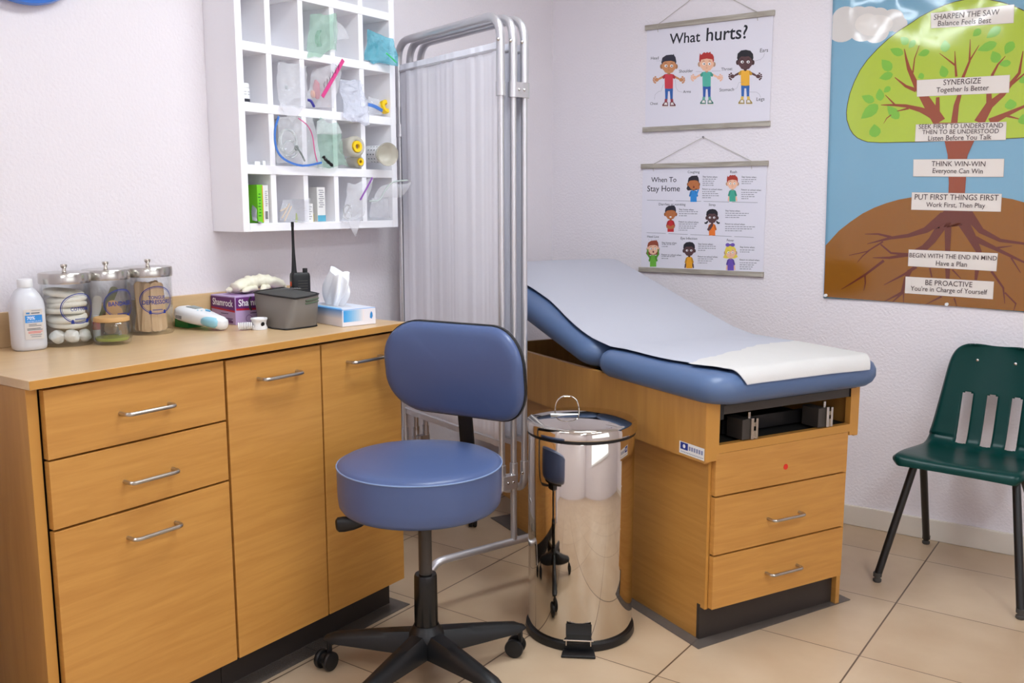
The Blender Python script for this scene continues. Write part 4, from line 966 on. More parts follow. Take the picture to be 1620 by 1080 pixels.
def apothecary(c, r, h, name, label, lines, az, knob=True):
    t = thing(name, label, 'jar', c)
    G().lathe([(.0001, .0), (r-.004, .0), (r-.001, .003), (r, .008), (r, h), (r-.0028, h), (r-.0028, .009), (r-.006, .006), (.0001, .006)], c, 64, cap0=False, cap1=False).build('glass_jar', M['glass'], t, smooth=50)
    l = G().lathe([(r-.004, h-.002), (r+.0022, h-.002), (r+.0026, h+.001), (r+.0026, h+.021), (r+.001, h+.0235), (r-.004, h+.0245), (.0001, h+.026)], c, 64, cap1=False).build('lid', M['chrome'] if False else M['steel_lid'], t, smooth=45)
    G().lathe([(.0062, 0), (.005, .004), (.0046, .009), (.0075, .013), (.0082, .016), (.0075, .019), (.0001, .020)], c+Vector((0, 0, h+.0245)), 20, cap1=False).build('knob', M['chrome'], l)
    art = Art(cyl_place(c, r+.0004, radians(VIEW+az)), .0002); B = ink(26, 48, 136)
    cv = h*.60
    art.ring(0, cv, .0455, .0375, .0022, B, 1); art.ring(0, cv, .0415, .0335, .0009, B, 1)
    for s, (u0, u1, v0) in lines: art.text(s, (u0, cv+v0), (u1, cv+v0), B, 1, 1.15, .02)
    for k_ in (-1, 1): art.ellipse(k_*.019, cv-.0300, .0032, .0038, B, 1, 10); art.poly([(k_*.019-.004, cv-.0365), (k_*.019+.004, cv-.0365), (k_*.019+.003, cv-.0315), (k_*.019-.003, cv-.0315)], B, 1)
    for i in range(9): art.poly([(-.013+i*.003, cv-.0275), (-.0108+i*.003, cv-.0275), (-.0108+i*.003, cv-.0245), (-.013+i*.003, cv-.0245)], B, 1)
    art.build('printed_label', t)
    return t
M['steel_lid'] = mat('brushed_lid_steel', (196, 192, 186), 0.22, 1.0)
cJ = Vector((.100, -2.390, ZC)); cB = Vector((.082, -2.268, ZC)); cT = Vector((.0825, -2.146, ZC))
apothecary(cJ, .0575, .157, 'cotton_jar', 'glass jar with steel lid and blue COTTON label', (('COTTON', (-.022, .022, -.005)),), 30)
apothecary(cB, .0565, .157, 'bandage_jar', 'glass jar with steel lid and blue BANDAGES label', (('BANDAGES', (-.034, .034, -.005)),), 33)
apothecary(cT, .0595, .157, 'tongue_depressor_jar', 'glass jar with steel lid and blue TONGUE DEPRESSORS label', (('TONGUE', (-.0225, .0225, .003)), ('DEPRESSORS', (-.038, .038, -.0105))), 14)
vd = Vector((cos(radians(VIEW)), sin(radians(VIEW)), 0)); vr = Vector((-vd.y, vd.x, 0))
for i, (a, b, r_, z, lb) in enumerate(((.025, -.025, .0178, .0245, 'left one of the two cotton balls at the front of the cotton jar'), (.030, .0075, .0178, .0245, 'right one of the two cotton balls at the front of the cotton jar'), (.012, .036, .016, .0225, 'cotton ball half hidden at the right side of the cotton jar'))):
    tag(G().ball(cJ + vd*a + vr*b + Vector((0, 0, z)), r_, 20, 14, (1, 1, .95), .22, i+2).build('cotton_ball', M['cotton'], smooth=80), lb, 'cotton ball', 'cotton balls in the jar')
g = G()
for k in range(6):
    z0 = .046 + k*.0152; T_ = Matrix.Translation(cJ + Vector((.003*sin(k*2.3)-.003, .003*cos(k*1.7), z0+.0075))) @ Matrix.Rotation(.10*sin(k*2.1), 4, 'X') @ Matrix.Rotation(.12*sin(k*1.3+1), 4, 'Y')
    g.T = T_; g.lathe([(.030, -.0078), (.044, -.006), (.0475, -.001), (.046, .0045), (.038, .0078)], (0, 0, 0), 32)
o = tag(g.build('cotton_pads', mat('cream_cotton', (244, 238, 226), .95, bump=(160, .5, .003, 3)), smooth=60), 'stack of cream cotton pads filling the upper part of the cotton jar', 'cotton pads'); o['kind'] = 'stuff'
# adhesive bandages and small boxes in the middle jar
rj = random.Random(3); BANDS = [mat('tan_bandage', (206, 160, 112), .6), mat('olive_bandage', (118, 116, 84), .6), mat('brown_bandage', (120, 74, 62), .6), mat('pale_wrapper', (222, 212, 204), .5)]
BL_ = ('tan adhesive bandage leaning at the front of the bandage jar', 'olive bandage strip leaning behind the tan one in the bandage jar', 'brown bandage strip at the bottom of the bandage jar', 'pale wrapped bandage at the left of the bandage jar', 'second tan bandage at the right of the bandage jar')
for i, (a, b, z, ln, wd_, tl, m) in enumerate(((.030, .006, .058, .088, .030, .16, 0), (.016, -.006, .078, .125, .020, .42, 1), (.022, -.016, .038, .06, .016, .3, 2), (.012, -.030, .064, .10, .022, .12, 3), (.022, .028, .046, .075, .020, -.2, 0))):
    T_ = Matrix.Translation(cB + vd*a + vr*b + Vector((0, 0, z))) @ Matrix.Rotation(radians(VIEW), 4, 'Z') @ Matrix.Rotation(-tl, 4, 'X')
    pts = [(x, y) for x, y in rrect(wd_/2, ln/2, wd_*.45, 5)]
    tag(G(T_).prism(pts, -.0008, .0008, 'x').build('adhesive_bandage', BANDS[m], smooth=30), BL_[i], 'bandage', 'bandages in the jar')
# tongue depressors
for i in range(26):
    q = i/26; az = 2*pi*((i*0.381966) % 1); rr = .012 + .030*sqrt(((i*7) % 26)/26)
    bx_, by_ = rr*cos(az), rr*sin(az); lean = .10 + .10*rj.random()
    tilt_d = radians(VIEW) + pi/2 + (1 if vr.x*bx_ + vr.y*by_ > 0 else -1)*0
    tlx = (.042-hypot(bx_, by_))*.55*cos(az + .6*(rj.random()-.5))
    top = Vector((bx_*.60 + .012*cos(az*3+i), by_*.60 + .012*sin(az*3+i), .132 + .010*rj.random())); bot = Vector((bx_*.86, by_*.86, .0065))
    d = (top-bot).normalized(); wdir = d.cross(vd).normalized()*(1 if i % 2 else -1); wdir = (wdir + vd*.55*(rj.random()-.5)).normalized(); wdir = (wdir - d*wdir.dot(d)).normalized(); nn = d.cross(wdir)
    g = G(); L_ = (top-bot).length; hw = .0088
    loop = [(hw*cos(pi+pi*k/8), hw+hw*sin(pi+pi*k/8)) for k in range(9)] + [(hw*cos(pi*k/8), L_-hw+hw*sin(pi*k/8)) for k in range(9)]
    A = [g.v(cT + bot + wdir*x + d*y + nn*.0008) for x, y in loop]; Bv = [g.v(cT + bot + wdir*x + d*y - nn*.0008) for x, y in loop]
    g.f(A); g.f(Bv[::-1])
    for k in range(len(loop)): g.f([A[k], Bv[k], Bv[(k+1) % len(loop)], A[(k+1) % len(loop)]])
    tag(g.build('tongue_depressor', M['stick'], smooth=30), 'wooden tongue depressor standing in the bundle inside the labelled jar', 'tongue depressor', 'tongue depressors in the jar')
# small candle jar with bamboo lid
cS = Vector((.1755, -2.318, ZC)); t = thing('candle_jar', 'small clear glass jar with a bamboo lid in front of the bandage jar', 'jar', cS)
G().lathe([(.0001, 0), (.038, 0), (.0435, .004), (.045, .012), (.045, .048), (.042, .054), (.0395, .057), (.0365, .057), (.0385, .053), (.041, .047), (.041, .014), (.038, .009), (.0001, .008)], cS, 48, cap0=False, cap1=False).build('glass_jar', M['glass'], t, smooth=50)
G().lathe([(.0001, .0092), (.0375, .0094), (.0402, .0142), (.0402, .0175), (.0001, .0178)], cS, 40, cap0=False, cap1=False).build('green_residue', M['liquid'], t)
G().lathe([(.038, .0572), (.0425, .058), (.0428, .066), (.041, .0685), (.0001, .069)], cS, 48, cap1=False).build('lid', M['cork'], t, smooth=45)
art = Art(cyl_place(cS, .0452, radians(VIEW-8)), .0002)
for u0, u1, v0, v1 in ((.020, .0212, .026, .036), (.0242, .0254, .026, .036), (.0205, .0249, .0255, .0268), (.0205, .0249, .0352, .0365)): art.poly([(u0, v0), (u1, v0), (u1, v1), (u0, v1)], ink(150, 152, 150), 1)
art.build('printed_mark', t)
# red and white tube half hidden between the jars
g = G(); pT = Vector((.105, -2.3165, ZC)); g.lathe([(.0085, 0), (.0085, .052), (.007, .056), (.007, .066)], pT, 20); t = thing('ointment_tube', 'small red and white tube standing between the cotton jar and the bandage jar', 'tube', pT)
g.build('tube_body', M['white_pl'], t); G().lathe([(.0088, .030), (.0088, .050)], pT, 20).build('red_band', ink(196, 60, 66), t)
# ear thermometer lying on a small green box
gx = Vector((.052, -2.020, ZC)); tag(G().box(gx.x-.026, gx.x+.034, gx.y-.012, gx.y+.058, ZC, ZC+.026).build('small_carton', ink(40, 132, 66), smooth=0, bevel=.001), 'small green carton lying under the white thermometer', 'carton')
ta, tb = Vector((.058, -2.030, ZC+.044)), Vector((.212, -2.004, ZC+.0215))
t = thing('thermometer', 'white and pale blue handheld thermometer leaning on a green carton', 'thermometer', Vector((.16, -2.01, ZC)))
td = (tb-ta).normalized(); tsd = Vector((0, 0, 1)).cross(td).normalized(); tu = td.cross(tsd)
def hull(prof, n=28, off=Vector()):
    return [[ta + off + td*x + tsd*(w*math.copysign(abs(cos(q))**.75, cos(q)) + sx) + tu*(h*math.copysign(abs(sin(q))**.75, sin(q)) + sz) for q in (2*pi*i/n for i in range(n))] for x, w, h, sx, sz in prof]
L_ = (tb-ta).length
G().rings(hull([(-.006, .018, .012, 0, 0), (-.002, .028, .018, 0, 0), (.012, .034, .0215, 0, 0), (.05, .036, .0225, 0, 0), (.085, .034, .0215, 0, 0), (.115, .027, .019, 0, -.001), (.145, .0215, .018, 0, -.003), (L_-.008, .019, .0175, 0, -.004), (L_, .016, .015, 0, -.004), (L_+.004, .009, .009, 0, -.004)])).build('case', M['white_pl'], t, smooth=50)
G().rings(hull([(.088, .010, .0085, 0, 0), (.094, .017, .013, 0, 0), (.118, .021, .015, 0, 0), (.142, .016, .0145, 0, 0), (.150, .008, .008, 0, 0)], off=tsd*-.0125+tu*-.002)).build('grip', M['blue_pl'], t, smooth=50)
def on_top(x, y): return ta + td*x + tsd*y
g = G(); P = [on_top(x, y) + tu*(.0222+.0006) for x, y in ((.028, -.014), (.062, -.012), (.062, .016), (.028, .016))]; g.poly(P); g.build('display', M['screen'], t, smooth=0, solid=.0012)
g = G()
for x, y, a in ((.078, .012, .0045), (.072, -.014, .003), (.082, -.010, .003)): g.ball(on_top(x, y)+tu*.0213, a, 10, 6, (1, 1, .4))
g.build('button', M['blue_pl'], t); g = G(); g.poly([on_top(x, y)+tu*.0222 for x, y in ((.088, -.002), (.104, .002), (.090, .012))]); g.build('start_button', ink(110, 180, 222), t, smooth=0, solid=.003)
bc = Art(lambda u, v, h: ta + td*u + tu*v - tsd*(.0352+h)); bc.poly([(.010, -.012), (.036, -.012), (.036, .001), (.010, .001)], M['card'], 0)
for i in range(9): bc.poly([(.012+i*.0026, -.010), (.0132+i*.0026+.0006*(i % 2), -.010), (.0132+i*.0026+.0006*(i % 2), -.001), (.012+i*.0026, -.001)], INK, 1)
bc.build('barcode_sticker', t)
G().tube([Vector((.035, -1.99, ZC+.03)), Vector((.03, -2.01, ZC+.045)), Vector((.04, -2.03, ZC+.03)), Vector((.05, -2.035, ZC+.02))], .002, 8).build('cord', M['black'], t)
# coiled cord and probe cradle
pr0, pr1 = Vector((.243, -1.983, ZC+.012)), Vector((.262, -1.948, ZC+.012)); dd = (pr1-pr0)
ax = dd.normalized(); s1 = ax.cross(Vector((0, 0, 1))); pts = [pr0 + dd*(i/120) + s1*(.009*cos(i*.42)) + Vector((0, 0, .009*sin(i*.42))) for i in range(121)]
tag(G().tube(pts, .0019, 6).build('coiled_cord', M['white_pl']), 'short white coiled cord between the thermometer and its probe cradle', 'cord')
cP = Vector((.268, -1.930, ZC)); t = thing('probe_cradle', 'white round probe cradle with a dark hole in front of the grey bag', 'probe cradle', cP)
G().lathe([(.0215, 0), (.0225, .004), (.0185, .014), (.0205, .025), (.0235, .029), (.0225, .032), (.018, .0315), (.016, .026), (.0001, .025)], cP, 36, cap1=False).build('cradle_body', M['white_pl'], t, smooth=60)
G().lathe([(.0001, 0), (.0060, .0), (.0062, .0012), (.0001, .0013)], (0, 0, 0), 20, Matrix.Translation(cP + Vector((.0186, -.0035, .016))) @ Matrix.Rotation(pi/2+.1, 4, 'Y'), cap0=False, cap1=False).build('hole', M['black'], t)
# glove carton
GC = Vector((.0915, -1.8085, ZC)); GR_ = radians(-4)
TGc = Matrix.Translation(GC) @ Matrix.Rotation(GR_, 4, 'Z'); t = thing('glove_box', 'purple and lilac glove carton behind the thermometer', 'glove box', GC, GR_)
hx, hy, hz = .061, .100, .083
G(TGc).box(-hx, hx, -hy, hy, 0, hz).build('carton', M['lilac'], t, smooth=0, bevel=.0015)
for fc in (0, 1):
    if fc == 0: art = Art(lambda u, v, h: TGc @ Vector((u, -hy-.0003-h, v))); U0_, U1_ = -hx+.002, hx-.002
    else: art = Art(lambda u, v, h: TGc @ Vector((hx+.0003+h, u, v))); U0_, U1_ = -hy+.002, -hy+.002+.119
    w_ = U1_-U0_
    art.poly([(U0_, .046), (U1_, .040), (U1_, .079), (U0_, .079)], ink(104, 44, 116), 1); art.poly([(U0_, .0425), (U1_, .0365), (U1_, .042), (U0_, .048)], ink(188, 38, 62), 2)
    art.text('Shamrock', (U0_+w_*.07, .0545), (U0_+w_*.93, .0525), ink(246, 240, 248), 3, 1.1, .02)
    for v_, a, b in ((.030, .4, .72), (.016, .5, .9), (.012, .5, .85)): art.poly([(U0_+w_*a, v_), (U0_+w_*b, v_), (U0_+w_*b, v_+.0022), (U0_+w_*a, v_+.0022)], ink(70, 36, 90), 1)
    art.poly([(U0_+w_*.62, .005), (U0_+w_*.9, .005), (U0_+w_*.9, .011), (U0_+w_*.62, .011)], ink(96, 50, 110), 1)
    art.ring(U0_+w_*.36, .016, .011, .011, .0014, ink(96, 60, 124), 1, 24)
    art.build('printed_panel', t)
art = Art(lambda u, v, h: TGc @ Vector((u, v, hz+.0003+h))); art.poly([(-.03, -.08), (.03, -.08), (.03, .08), (-.03, .08)], ink(150, 110, 164), 1); art.build('top_panel', t)
# crumpled latex glove on the carton
gc = TGc @ Vector((.0, -.02, hz+.024)); g = G()
def blob(g, path, rad, n=12, jig=.3, seed=0):
    pts = [Vector(p) for p in path]; rs = []; m = len(pts)
    for i, p in enumerate(pts):
        tt = (pts[min(i+1, m-1)]-pts[max(i-1, 0)]).normalized(); s_ = tt.cross(Vector((0, 0, 1)));
        if s_.length < .01: s_ = Vector((1, 0, 0))
        s_.normalize(); u_ = s_.cross(tt); row = []
        for k in range(n):
            q = 2*pi*k/n; r_ = rad[i]*(1 + jig*noise.noise(Vector((i*.6, cos(q)*1.3, sin(q)*1.3+seed))))
            row.append(p + s_*r_*cos(q) + u_*r_*sin(q)*.72)
        rs.append(row)
    g.rings(rs)
def interp(a, n=14):
    s_ = spline([tuple(p) for p in a], n//2); return [Vector(p) for p in s_]
pth = interp([(.085, -1.865, ZC+.103), (.082, -1.82, ZC+.112), (.088, -1.775, ZC+.116), (.092, -1.735, ZC+.112), (.095, -1.70, ZC+.100), (.098, -1.685, ZC+.090)])
m_ = len(pth); blob(g, pth, [.010+.017*sin(pi*min(1, .12+.9*i/(m_-1)))**.7 for i in range(m_)], 16, .35, 1)
for k, (a, b) in enumerate((((.07, -1.85, ZC+.094), (.06, -1.875, ZC+.090)), ((.10, -1.80, ZC+.097), (.118, -1.86, ZC+.092)), ((.105, -1.76, ZC+.097), (.132, -1.80, ZC+.092)), ((.06, -1.80, ZC+.098), (.052, -1.84, ZC+.094)))):
    A, B = Vector(a), Vector(b); pp = [A+(B-A)*i/8 + Vector((0, 0, .004*sin(pi*i/8))) for i in range(9)]; blob(g, pp, [.0115]*7+[.009, .004], 12, .4, k+3)
tag(g.build('latex_glove', M['latex'], smooth=75), 'crumpled cream latex glove lying on top of the purple glove carton', 'glove')
# grey zip bag
t = thing('zip_bag', 'grey soft zip-top bag in front of the glove carton', 'bag', (.285, -1.80, ZC))
fl, ff, fr, fb = Vector((.206, -1.890, ZC)), Vector((.352, -1.908, ZC)), Vector((.358, -1.790, ZC)), Vector((.215, -1.765, ZC))
tl_, tf_, tr_, tbk = Vector((.172, -1.872, ZC+.093)), Vector((.352, -1.868, ZC+.084)), Vector((.345, -1.768, ZC+.090)), Vector((.170, -1.758, ZC+.098))
def bag_ring(s, puff):
    cs = [a.lerp(b, s) for a, b in ((fl, tl_), (ff, tf_), (fr, tr_), (fb, tbk))]; ctr = sum(cs, Vector())/4; out = []; n = 10
    for k in range(4):
        a, b = cs[k], cs[(k+1) % 4]
        for i in range(n):
            q = i/n; p = a.lerp(b, q); o_ = (p-ctr); o_.z = 0; e = sin(pi*q)**.6
            p = p + o_.normalized()*(puff*e - .006*(1-e)) + o_.normalized()*.0045*noise.noise(p*26 + Vector((k, 0, 0)))*e
            out.append(p)
    return out
g = G(); R_ = [bag_ring(s, .006*sin(pi*min(1, s*1.1))+.002) for s in (0, .04, .15, .3, .45, .6, .75, .88, .96, 1.0)]; g.rings(R_, cap1=False); g.build('bag_body', M['bag'], t, smooth=60)
top = bag_ring(1.0, .002); ctr = sum(top, Vector())/len(top); g = G()
g.rings([[ctr + (p-ctr)*s_ + Vector((0, 0, .010*(1-s_**2))) for p in top] for s_ in (1.0, .97, .8, .6, .4, .2, .05)], cap0=False); g.build('bag_top', M['bag_dark'], t, smooth=60)
G().tube([p + Vector((0, 0, .001)) for p in top], .0026, 8, closed=True).build('piping', M['black'], t)
for k_, z_ in ((0, -.011), (1, -.019)):
    g = G(); ring = bag_ring(1.0+z_/.09, .0045); g.tube([p for p in ring[14:40]], .0024, 6); g.build('zipper', M['olive'], t)
G().tube([p + Vector((0, 0, .002)) for p in bag_ring(0.0, .003)], .0022, 6, closed=True).build('bottom_piping', M['black'], t)
art = Art(lambda u, v, h: Vector((.262+u*.86-v*.40, -1.806+u*.5+v*.86, ZC+.1045+h)))
art.ellipse(-.018, .016, .008, .004, ink(170, 172, 172), 1, 12)
for i in range(9): art.poly([(-.028+i*.0068, -.006), (-.0228+i*.0068, -.006), (-.0222+i*.0068, .0025), (-.0274+i*.0068, .0025)], ink(160, 162, 162), 1)
for i in range(4): art.poly([(-.004+i*.0072, .010), (.0012+i*.0072, .010), (.0018+i*.0072, .020), (-.0034+i*.0072, .020)], ink(170, 172, 172), 1)
art.build('printed_mark', t)
g = G(); g.tube([tl_+Vector((0, -.004, -.012)), tl_+Vector((-.004, -.008, -.020)), tl_+Vector((-.002, -.008, -.045)), tl_+Vector((0, -.004, -.05))], .003, 6); g.build('side_loop', M['black'], t)
# two-way radio
rc_ = Vector((.186, -1.7005, ZC)); t = thing('two_way_radio', 'black handheld two-way radio with a tall antenna behind the grey bag', 'radio', rc_)
ra = radians(-28); TR_ = Matrix.Translation(rc_) @ Matrix.Rotation(ra, 4, 'Z')
g = G(TR_); g.rings([[(x*sc, y*sc, z) for x, y in rrect(.018, .0285, .008, 5)] for z, sc in ((0, .94), (.004, 1), (.10, 1), (.130, 1.0), (.138, .95), (.141, .86))]); g.build('radio_body', M['black'], t, smooth=40)
G(TR_).lathe([(.0085, .140), (.0085, .144), (.0078, .148), (.0068, .165), (.0050, .20), (.0042, .22), (.0040, .278), (.0046, .280), (.0046, .292), (.003, .294)], (0, -.017, 0), 16).build('antenna', M['black'], t)
G(TR_).lathe([(.0075, .140), (.0075, .152), (.0068, .154)], (0, .016, 0), 18).build('volume_knob', M['black'], t)
G(TR_).ball((.004, -.0285, .108), .0085, 12, 8, (.9, .35, 1)).build('side_button', M['orange'], t)
g = G(TR_)
for z in (.084, .092, .100, .108, .116): g.box(.0175, .0186, -.010, .019, z, z+.0024)
g.build('speaker_grille', M['grey_metal'], t, smooth=0)
# tissue carton with a tissue
xc = Vector((.332, -1.688, ZC)); xr = radians(-12.5); TX_ = Matrix.Translation(xc) @ Matrix.Rotation(xr, 4, 'Z')
t = thing('tissue_box', 'low blue and white tissue carton at the right end of the counter', 'tissue box', xc, xr); ax_, ay_, az_ = .113, .057, .0485
# carton printed with a blue gradient
m, nt, bs = new_mat('blue_white_carton'); tc = nt.nodes.new('ShaderNodeTexCoord'); sp = nt.nodes.new('ShaderNodeSeparateXYZ'); ad = nt.nodes.new('ShaderNodeMath'); rp = nt.nodes.new('ShaderNodeValToRGB')
nt.links.new(tc.outputs['Object'], sp.inputs[0]); ad.operation = 'MULTIPLY_ADD'; ad.inputs[1].default_value = 26.0; ad.inputs[2].default_value = -.42
nt.links.new(sp.outputs[2], ad.inputs[0]); nt.links.new(ad.outputs[0], rp.inputs[0])
rp.color_ramp.elements[0].position = .15; rp.color_ramp.elements[0].color = rgb(232, 226, 230); rp.color_ramp.elements[1].position = .9; rp.color_ramp.elements[1].color = rgb(58, 150, 226)
nt.links.new(rp.outputs[0], bs.inputs['Base Color']); bs.inputs['Roughness'].default_value = .45
G(TX_).box(-ax_, ax_, -ay_, ay_, 0, az_).build('carton', m, t, smooth=0, bevel=.0012)
art = Art(lambda u, v, h: TX_ @ Vector((ax_+.0004+h, u, v)))
art.poly([(-ay_+.001, .0015), (ay_-.001, .0015), (ay_-.001, az_-.001), (-ay_+.001, az_-.001)], ink(232, 228, 234), 0)
BG = [ink(64+int(170*q), 160+int(66*q), 228) for q in [i/11 for i in range(12)]]
for i in range(12):
    u0 = -ay_+.004+i*.0058; art.poly([(u0, .013-.0006*i*0), (u0+.0058, .013), (u0+.0058, az_-.002), (u0, az_-.002)], BG[i], 1)
art.poly([(.036, .020), (.042, .016), (.046, .024), (.045, .033), (.041, .039), (.037, .031)], ink(58, 140, 206), 2); art.build('printed_end', t)
art = Art(lambda u, v, h: TX_ @ Vector((u, v, az_+.0004+h)))
art.poly([(-ax_+.001, -ay_+.001), (ax_-.001, -ay_+.001), (ax_-.001, ay_-.001), (-ax_+.001, ay_-.001)], ink(222, 226, 238), 0)
for i in range(8): v0 = -ay_+.001+i*.004; art.poly([(-ax_+.001, v0), (ax_-.001-.008*i, v0), (ax_-.003-.008*i, v0+.004), (-ax_+.001, v0+.004)], ink(70+20*i, 156+9*i, 226), 1)
art.ellipse(-.01, 0, .075, .026, ink(214, 214, 222), 2, 30); art.build('printed_top', t)
g = G(TX_); rows = []
for j in range(25):
    q = j/24; row = []
    for i in range(61):
        a = 2*pi*i/60; w_ = (.026 + .040*sin(pi*min(1, q*.66+.12))**1.1)*(1-.22*q); d_ = (.012+.022*q)*(1-.5*q)
        fold = 1 + .22*sin(a*5+q*2.2) + .12*sin(a*9-q*3)
        x = -.012 + w_*cos(a)*fold*.95 + .012*q*q; y = d_*sin(a)*fold + .016*q - .006
        z = az_+.0015 + .090*q*(1 - .16*(cos(a)*.8-.2)*q - .10*sin(a*3+1)*q)
        row.append((x, y, z))
    rows.append(row)
g.rings([r[:-1] for r in rows], cap0=False, cap1=True)
tag(g.build('tissue', M['tissue'], smooth=75), 'white tissue pulled up out of the blue tissue carton', 'tissue')

# ------------------------------------------------------------------ white pigeonhole shelf on the left wall
CX = .140; Y0_, Y1_ = -1.866, -1.2035; Zb, Zt = 1.1665, 2.215
t = thing('cubby_shelf', 'white painted wooden pigeonhole shelf mounted on the left wall above the counter', 'wall shelf', (0, (Y0_+Y1_)/2, Zb))
g = G(); g.box(.0005, CX, Y0_, Y0_+.0235, Zb, Zt).box(.0005, CX, Y1_-.026, Y1_, Zb, Zt).box(.0005, CX, Y0_+.0235, Y1_-.026, Zb, Zb+.0245).box(.0005, CX, Y0_+.0235, Y1_-.026, Zt-.024, Zt)
g.build('outer_frame', M['white_paint'], t, smooth=0, bevel=.0015)
G().box(.0005, .008, Y0_+.0235, Y1_-.026, Zb+.0245, Zt-.024).build('back_panel', M['white_paint'], t, smooth=0)
SHZ = (1.1910, 1.3335, 1.3600, 1.5095, 1.5360, 1.6800, 1.7055, 1.851, 1.8765, 2.022, 2.0485, 2.191)
for k in range(1, 11, 2): G().box(.008, CX, Y0_+.0235, Y1_-.026, SHZ[k], SHZ[k+1]).build('shelf_board', M['white_paint'], t, smooth=0, bevel=.0012)
DV = ((-1.757, -1.737), (-1.629, -1.6105), (-1.500, -1.481), (-1.3735, -1.353))
for k in range(0, 12, 2):
    for a, b in DV: G().box(.008, CX-.002, a, b, SHZ[k], SHZ[k+1]).build('divider', M['white_paint'], t, smooth=0)
COLS = [(Y0_+.0235, -1.757), (-1.737, -1.629), (-1.6105, -1.5), (-1.481, -1.3735), (-1.353, Y1_-.026)]
def bagmesh(g, Q, bulge, seed, n=20, amp=.010, back=.4):
    """crumpled plastic bag between four corners Q (points); bulges to the room"""
    for side in (1, -back):
        rows = []
        for j in range(n+1):
            v_ = j/n; row = []
            for i in range(n+1):
                u_ = i/n; p = (Q[0].lerp(Q[1], u_)).lerp(Q[3].lerp(Q[2], u_), v_); e = (sin(pi*u_)*sin(pi*v_))**.6
                nn = noise.noise(p*34 + Vector((seed, 0, 0))); n2 = noise.noise(p*80 + Vector((0, seed, 0))); gth = (1-v_)*0 + .16*v_*v_; p = p.lerp(Q[0].lerp(Q[1], .5).lerp(Q[3].lerp(Q[2], .5), v_), gth) + Vector((0, noise.noise(p*13 + Vector((seed, 2, 2)))*amp*1.3, noise.noise(p*13 + Vector((2, seed, 7)))*amp*1.3))
                p = p + Vector((side*(bulge*e + amp*abs(nn)*(.35+e) + .35*amp*n2), amp*.8*noise.noise(p*30+Vector((9, seed, 1)))*(1 if side > 0 else .6), amp*.8*noise.noise(p*30+Vector((3, 5, seed)))))
                p.x = max(p.x, .013)
                if in_board(p): p.x = max(p.x, CX + .003 + .004*abs(nn) + (.002 if side > 0 else 0))
                row.append(p)
            rows.append(row)
        g.rings(rows, closed=False)
    return g
def in_board(p):
    if p.y < Y0_+.026 or p.y > Y1_-.028: return True
    if any(a-.005 < p.y < b+.005 for a, b in DV): return True
    return any(SHZ[k]-.005 < p.z < SHZ[k+1]+.005 for k in range(1, 11, 2)) or p.z < SHZ[0]+.005
def quad(ps): return [on_x(px, py, X) for px, py, X in ps]
def baggy(label, ps, m, bulge=.02, seed=0, amp=.012, strip=None, name='plastic_bag'):
    Q = quad(ps); o = tag(bagmesh(G(), Q, bulge, seed, amp=amp).build(name, m, smooth=12), label, 'plastic bag', 'plastic bags in the pigeonhole shelf'); MATW[o.name] = Matrix()
    if strip:
        sm, w_, path = strip; P = [on_x(px, py, X) for px, py, X in path]; P = interp([tuple(p) for p in P], 8); g = G(); rows = []
        for i, p in enumerate(P):
            d = (P[min(i+1, len(P)-1)]-P[max(i-1, 0)]).normalized(); s_ = d.cross(Vector((1, 0, 0))).normalized(); rows.append([p + s_*w_/2 + Vector((.0012, 0, 0)), p - s_*w_/2 + Vector((.0012, 0, 0)), p - s_*w_/2 - Vector((.0012, 0, 0)), p + s_*w_/2 - Vector((.0012, 0, 0))])
        g.rings(rows); g.build('zip_strip', sm, o, smooth=40)
    return o
def coil(label, c, r, n, m, wob=.004, tr=.0022, seed=0, name='tubing', ax=(0, 1, 0), ay=(0, 0, 1), squash=1.0):
    pts = []
    for i in range(n*24+1):
        a = 2*pi*i/24; q = r*(1 + .10*noise.noise(Vector((i*.06, seed, 0))))
        pts.append(Vector(c) + Vector(ax)*q*squash*cos(a) + Vector(ay)*q*sin(a) + Vector((wob*noise.noise(Vector((i*.09, 3, seed))) + .0012*(i/24), 0, 0)))
    return tag(G().tube(pts, tr, 7).build(name, m), label, 'tubing')
# top visible row
baggy('pale green tinted plastic bag of tubing in the third hole of the top row', ((486, 86, .135), (534, 86, .150), (531, 26, .150), (486, 20, .11)), M['greenbag'], .018, 1)
p = on_x(507, 62, .085); coil('coil of green tubing inside the pale green bag', p, .026, 5, M['greentube'], .02, .003, 2, squash=.8)
baggy('crumpled clear plastic overhang at the right of the pale green bag', ((528, 66, .150), (552, 62, .150), (546, 42, .145), (526, 24, .14)), M['clearbag'], .006, 3, .006)
baggy('teal plastic bag with a green zip strip bulging out of the top right hole', ((577, 97, .12), (628, 104, .185), (627, 63, .175), (577, 46, .10)), M['tealbag'], .020, 4, .008, (M['zipgreen'], .004, ((611, 84, .192), (619, 91, .196), (627, 99, .192))))
p = on_x(590, 80, .10); coil('coil of teal breathing tube inside the teal bag', p, .022, 3, mat('teal_tube', (60, 160, 168), .4), .012, .0045, 5, squash=.8)
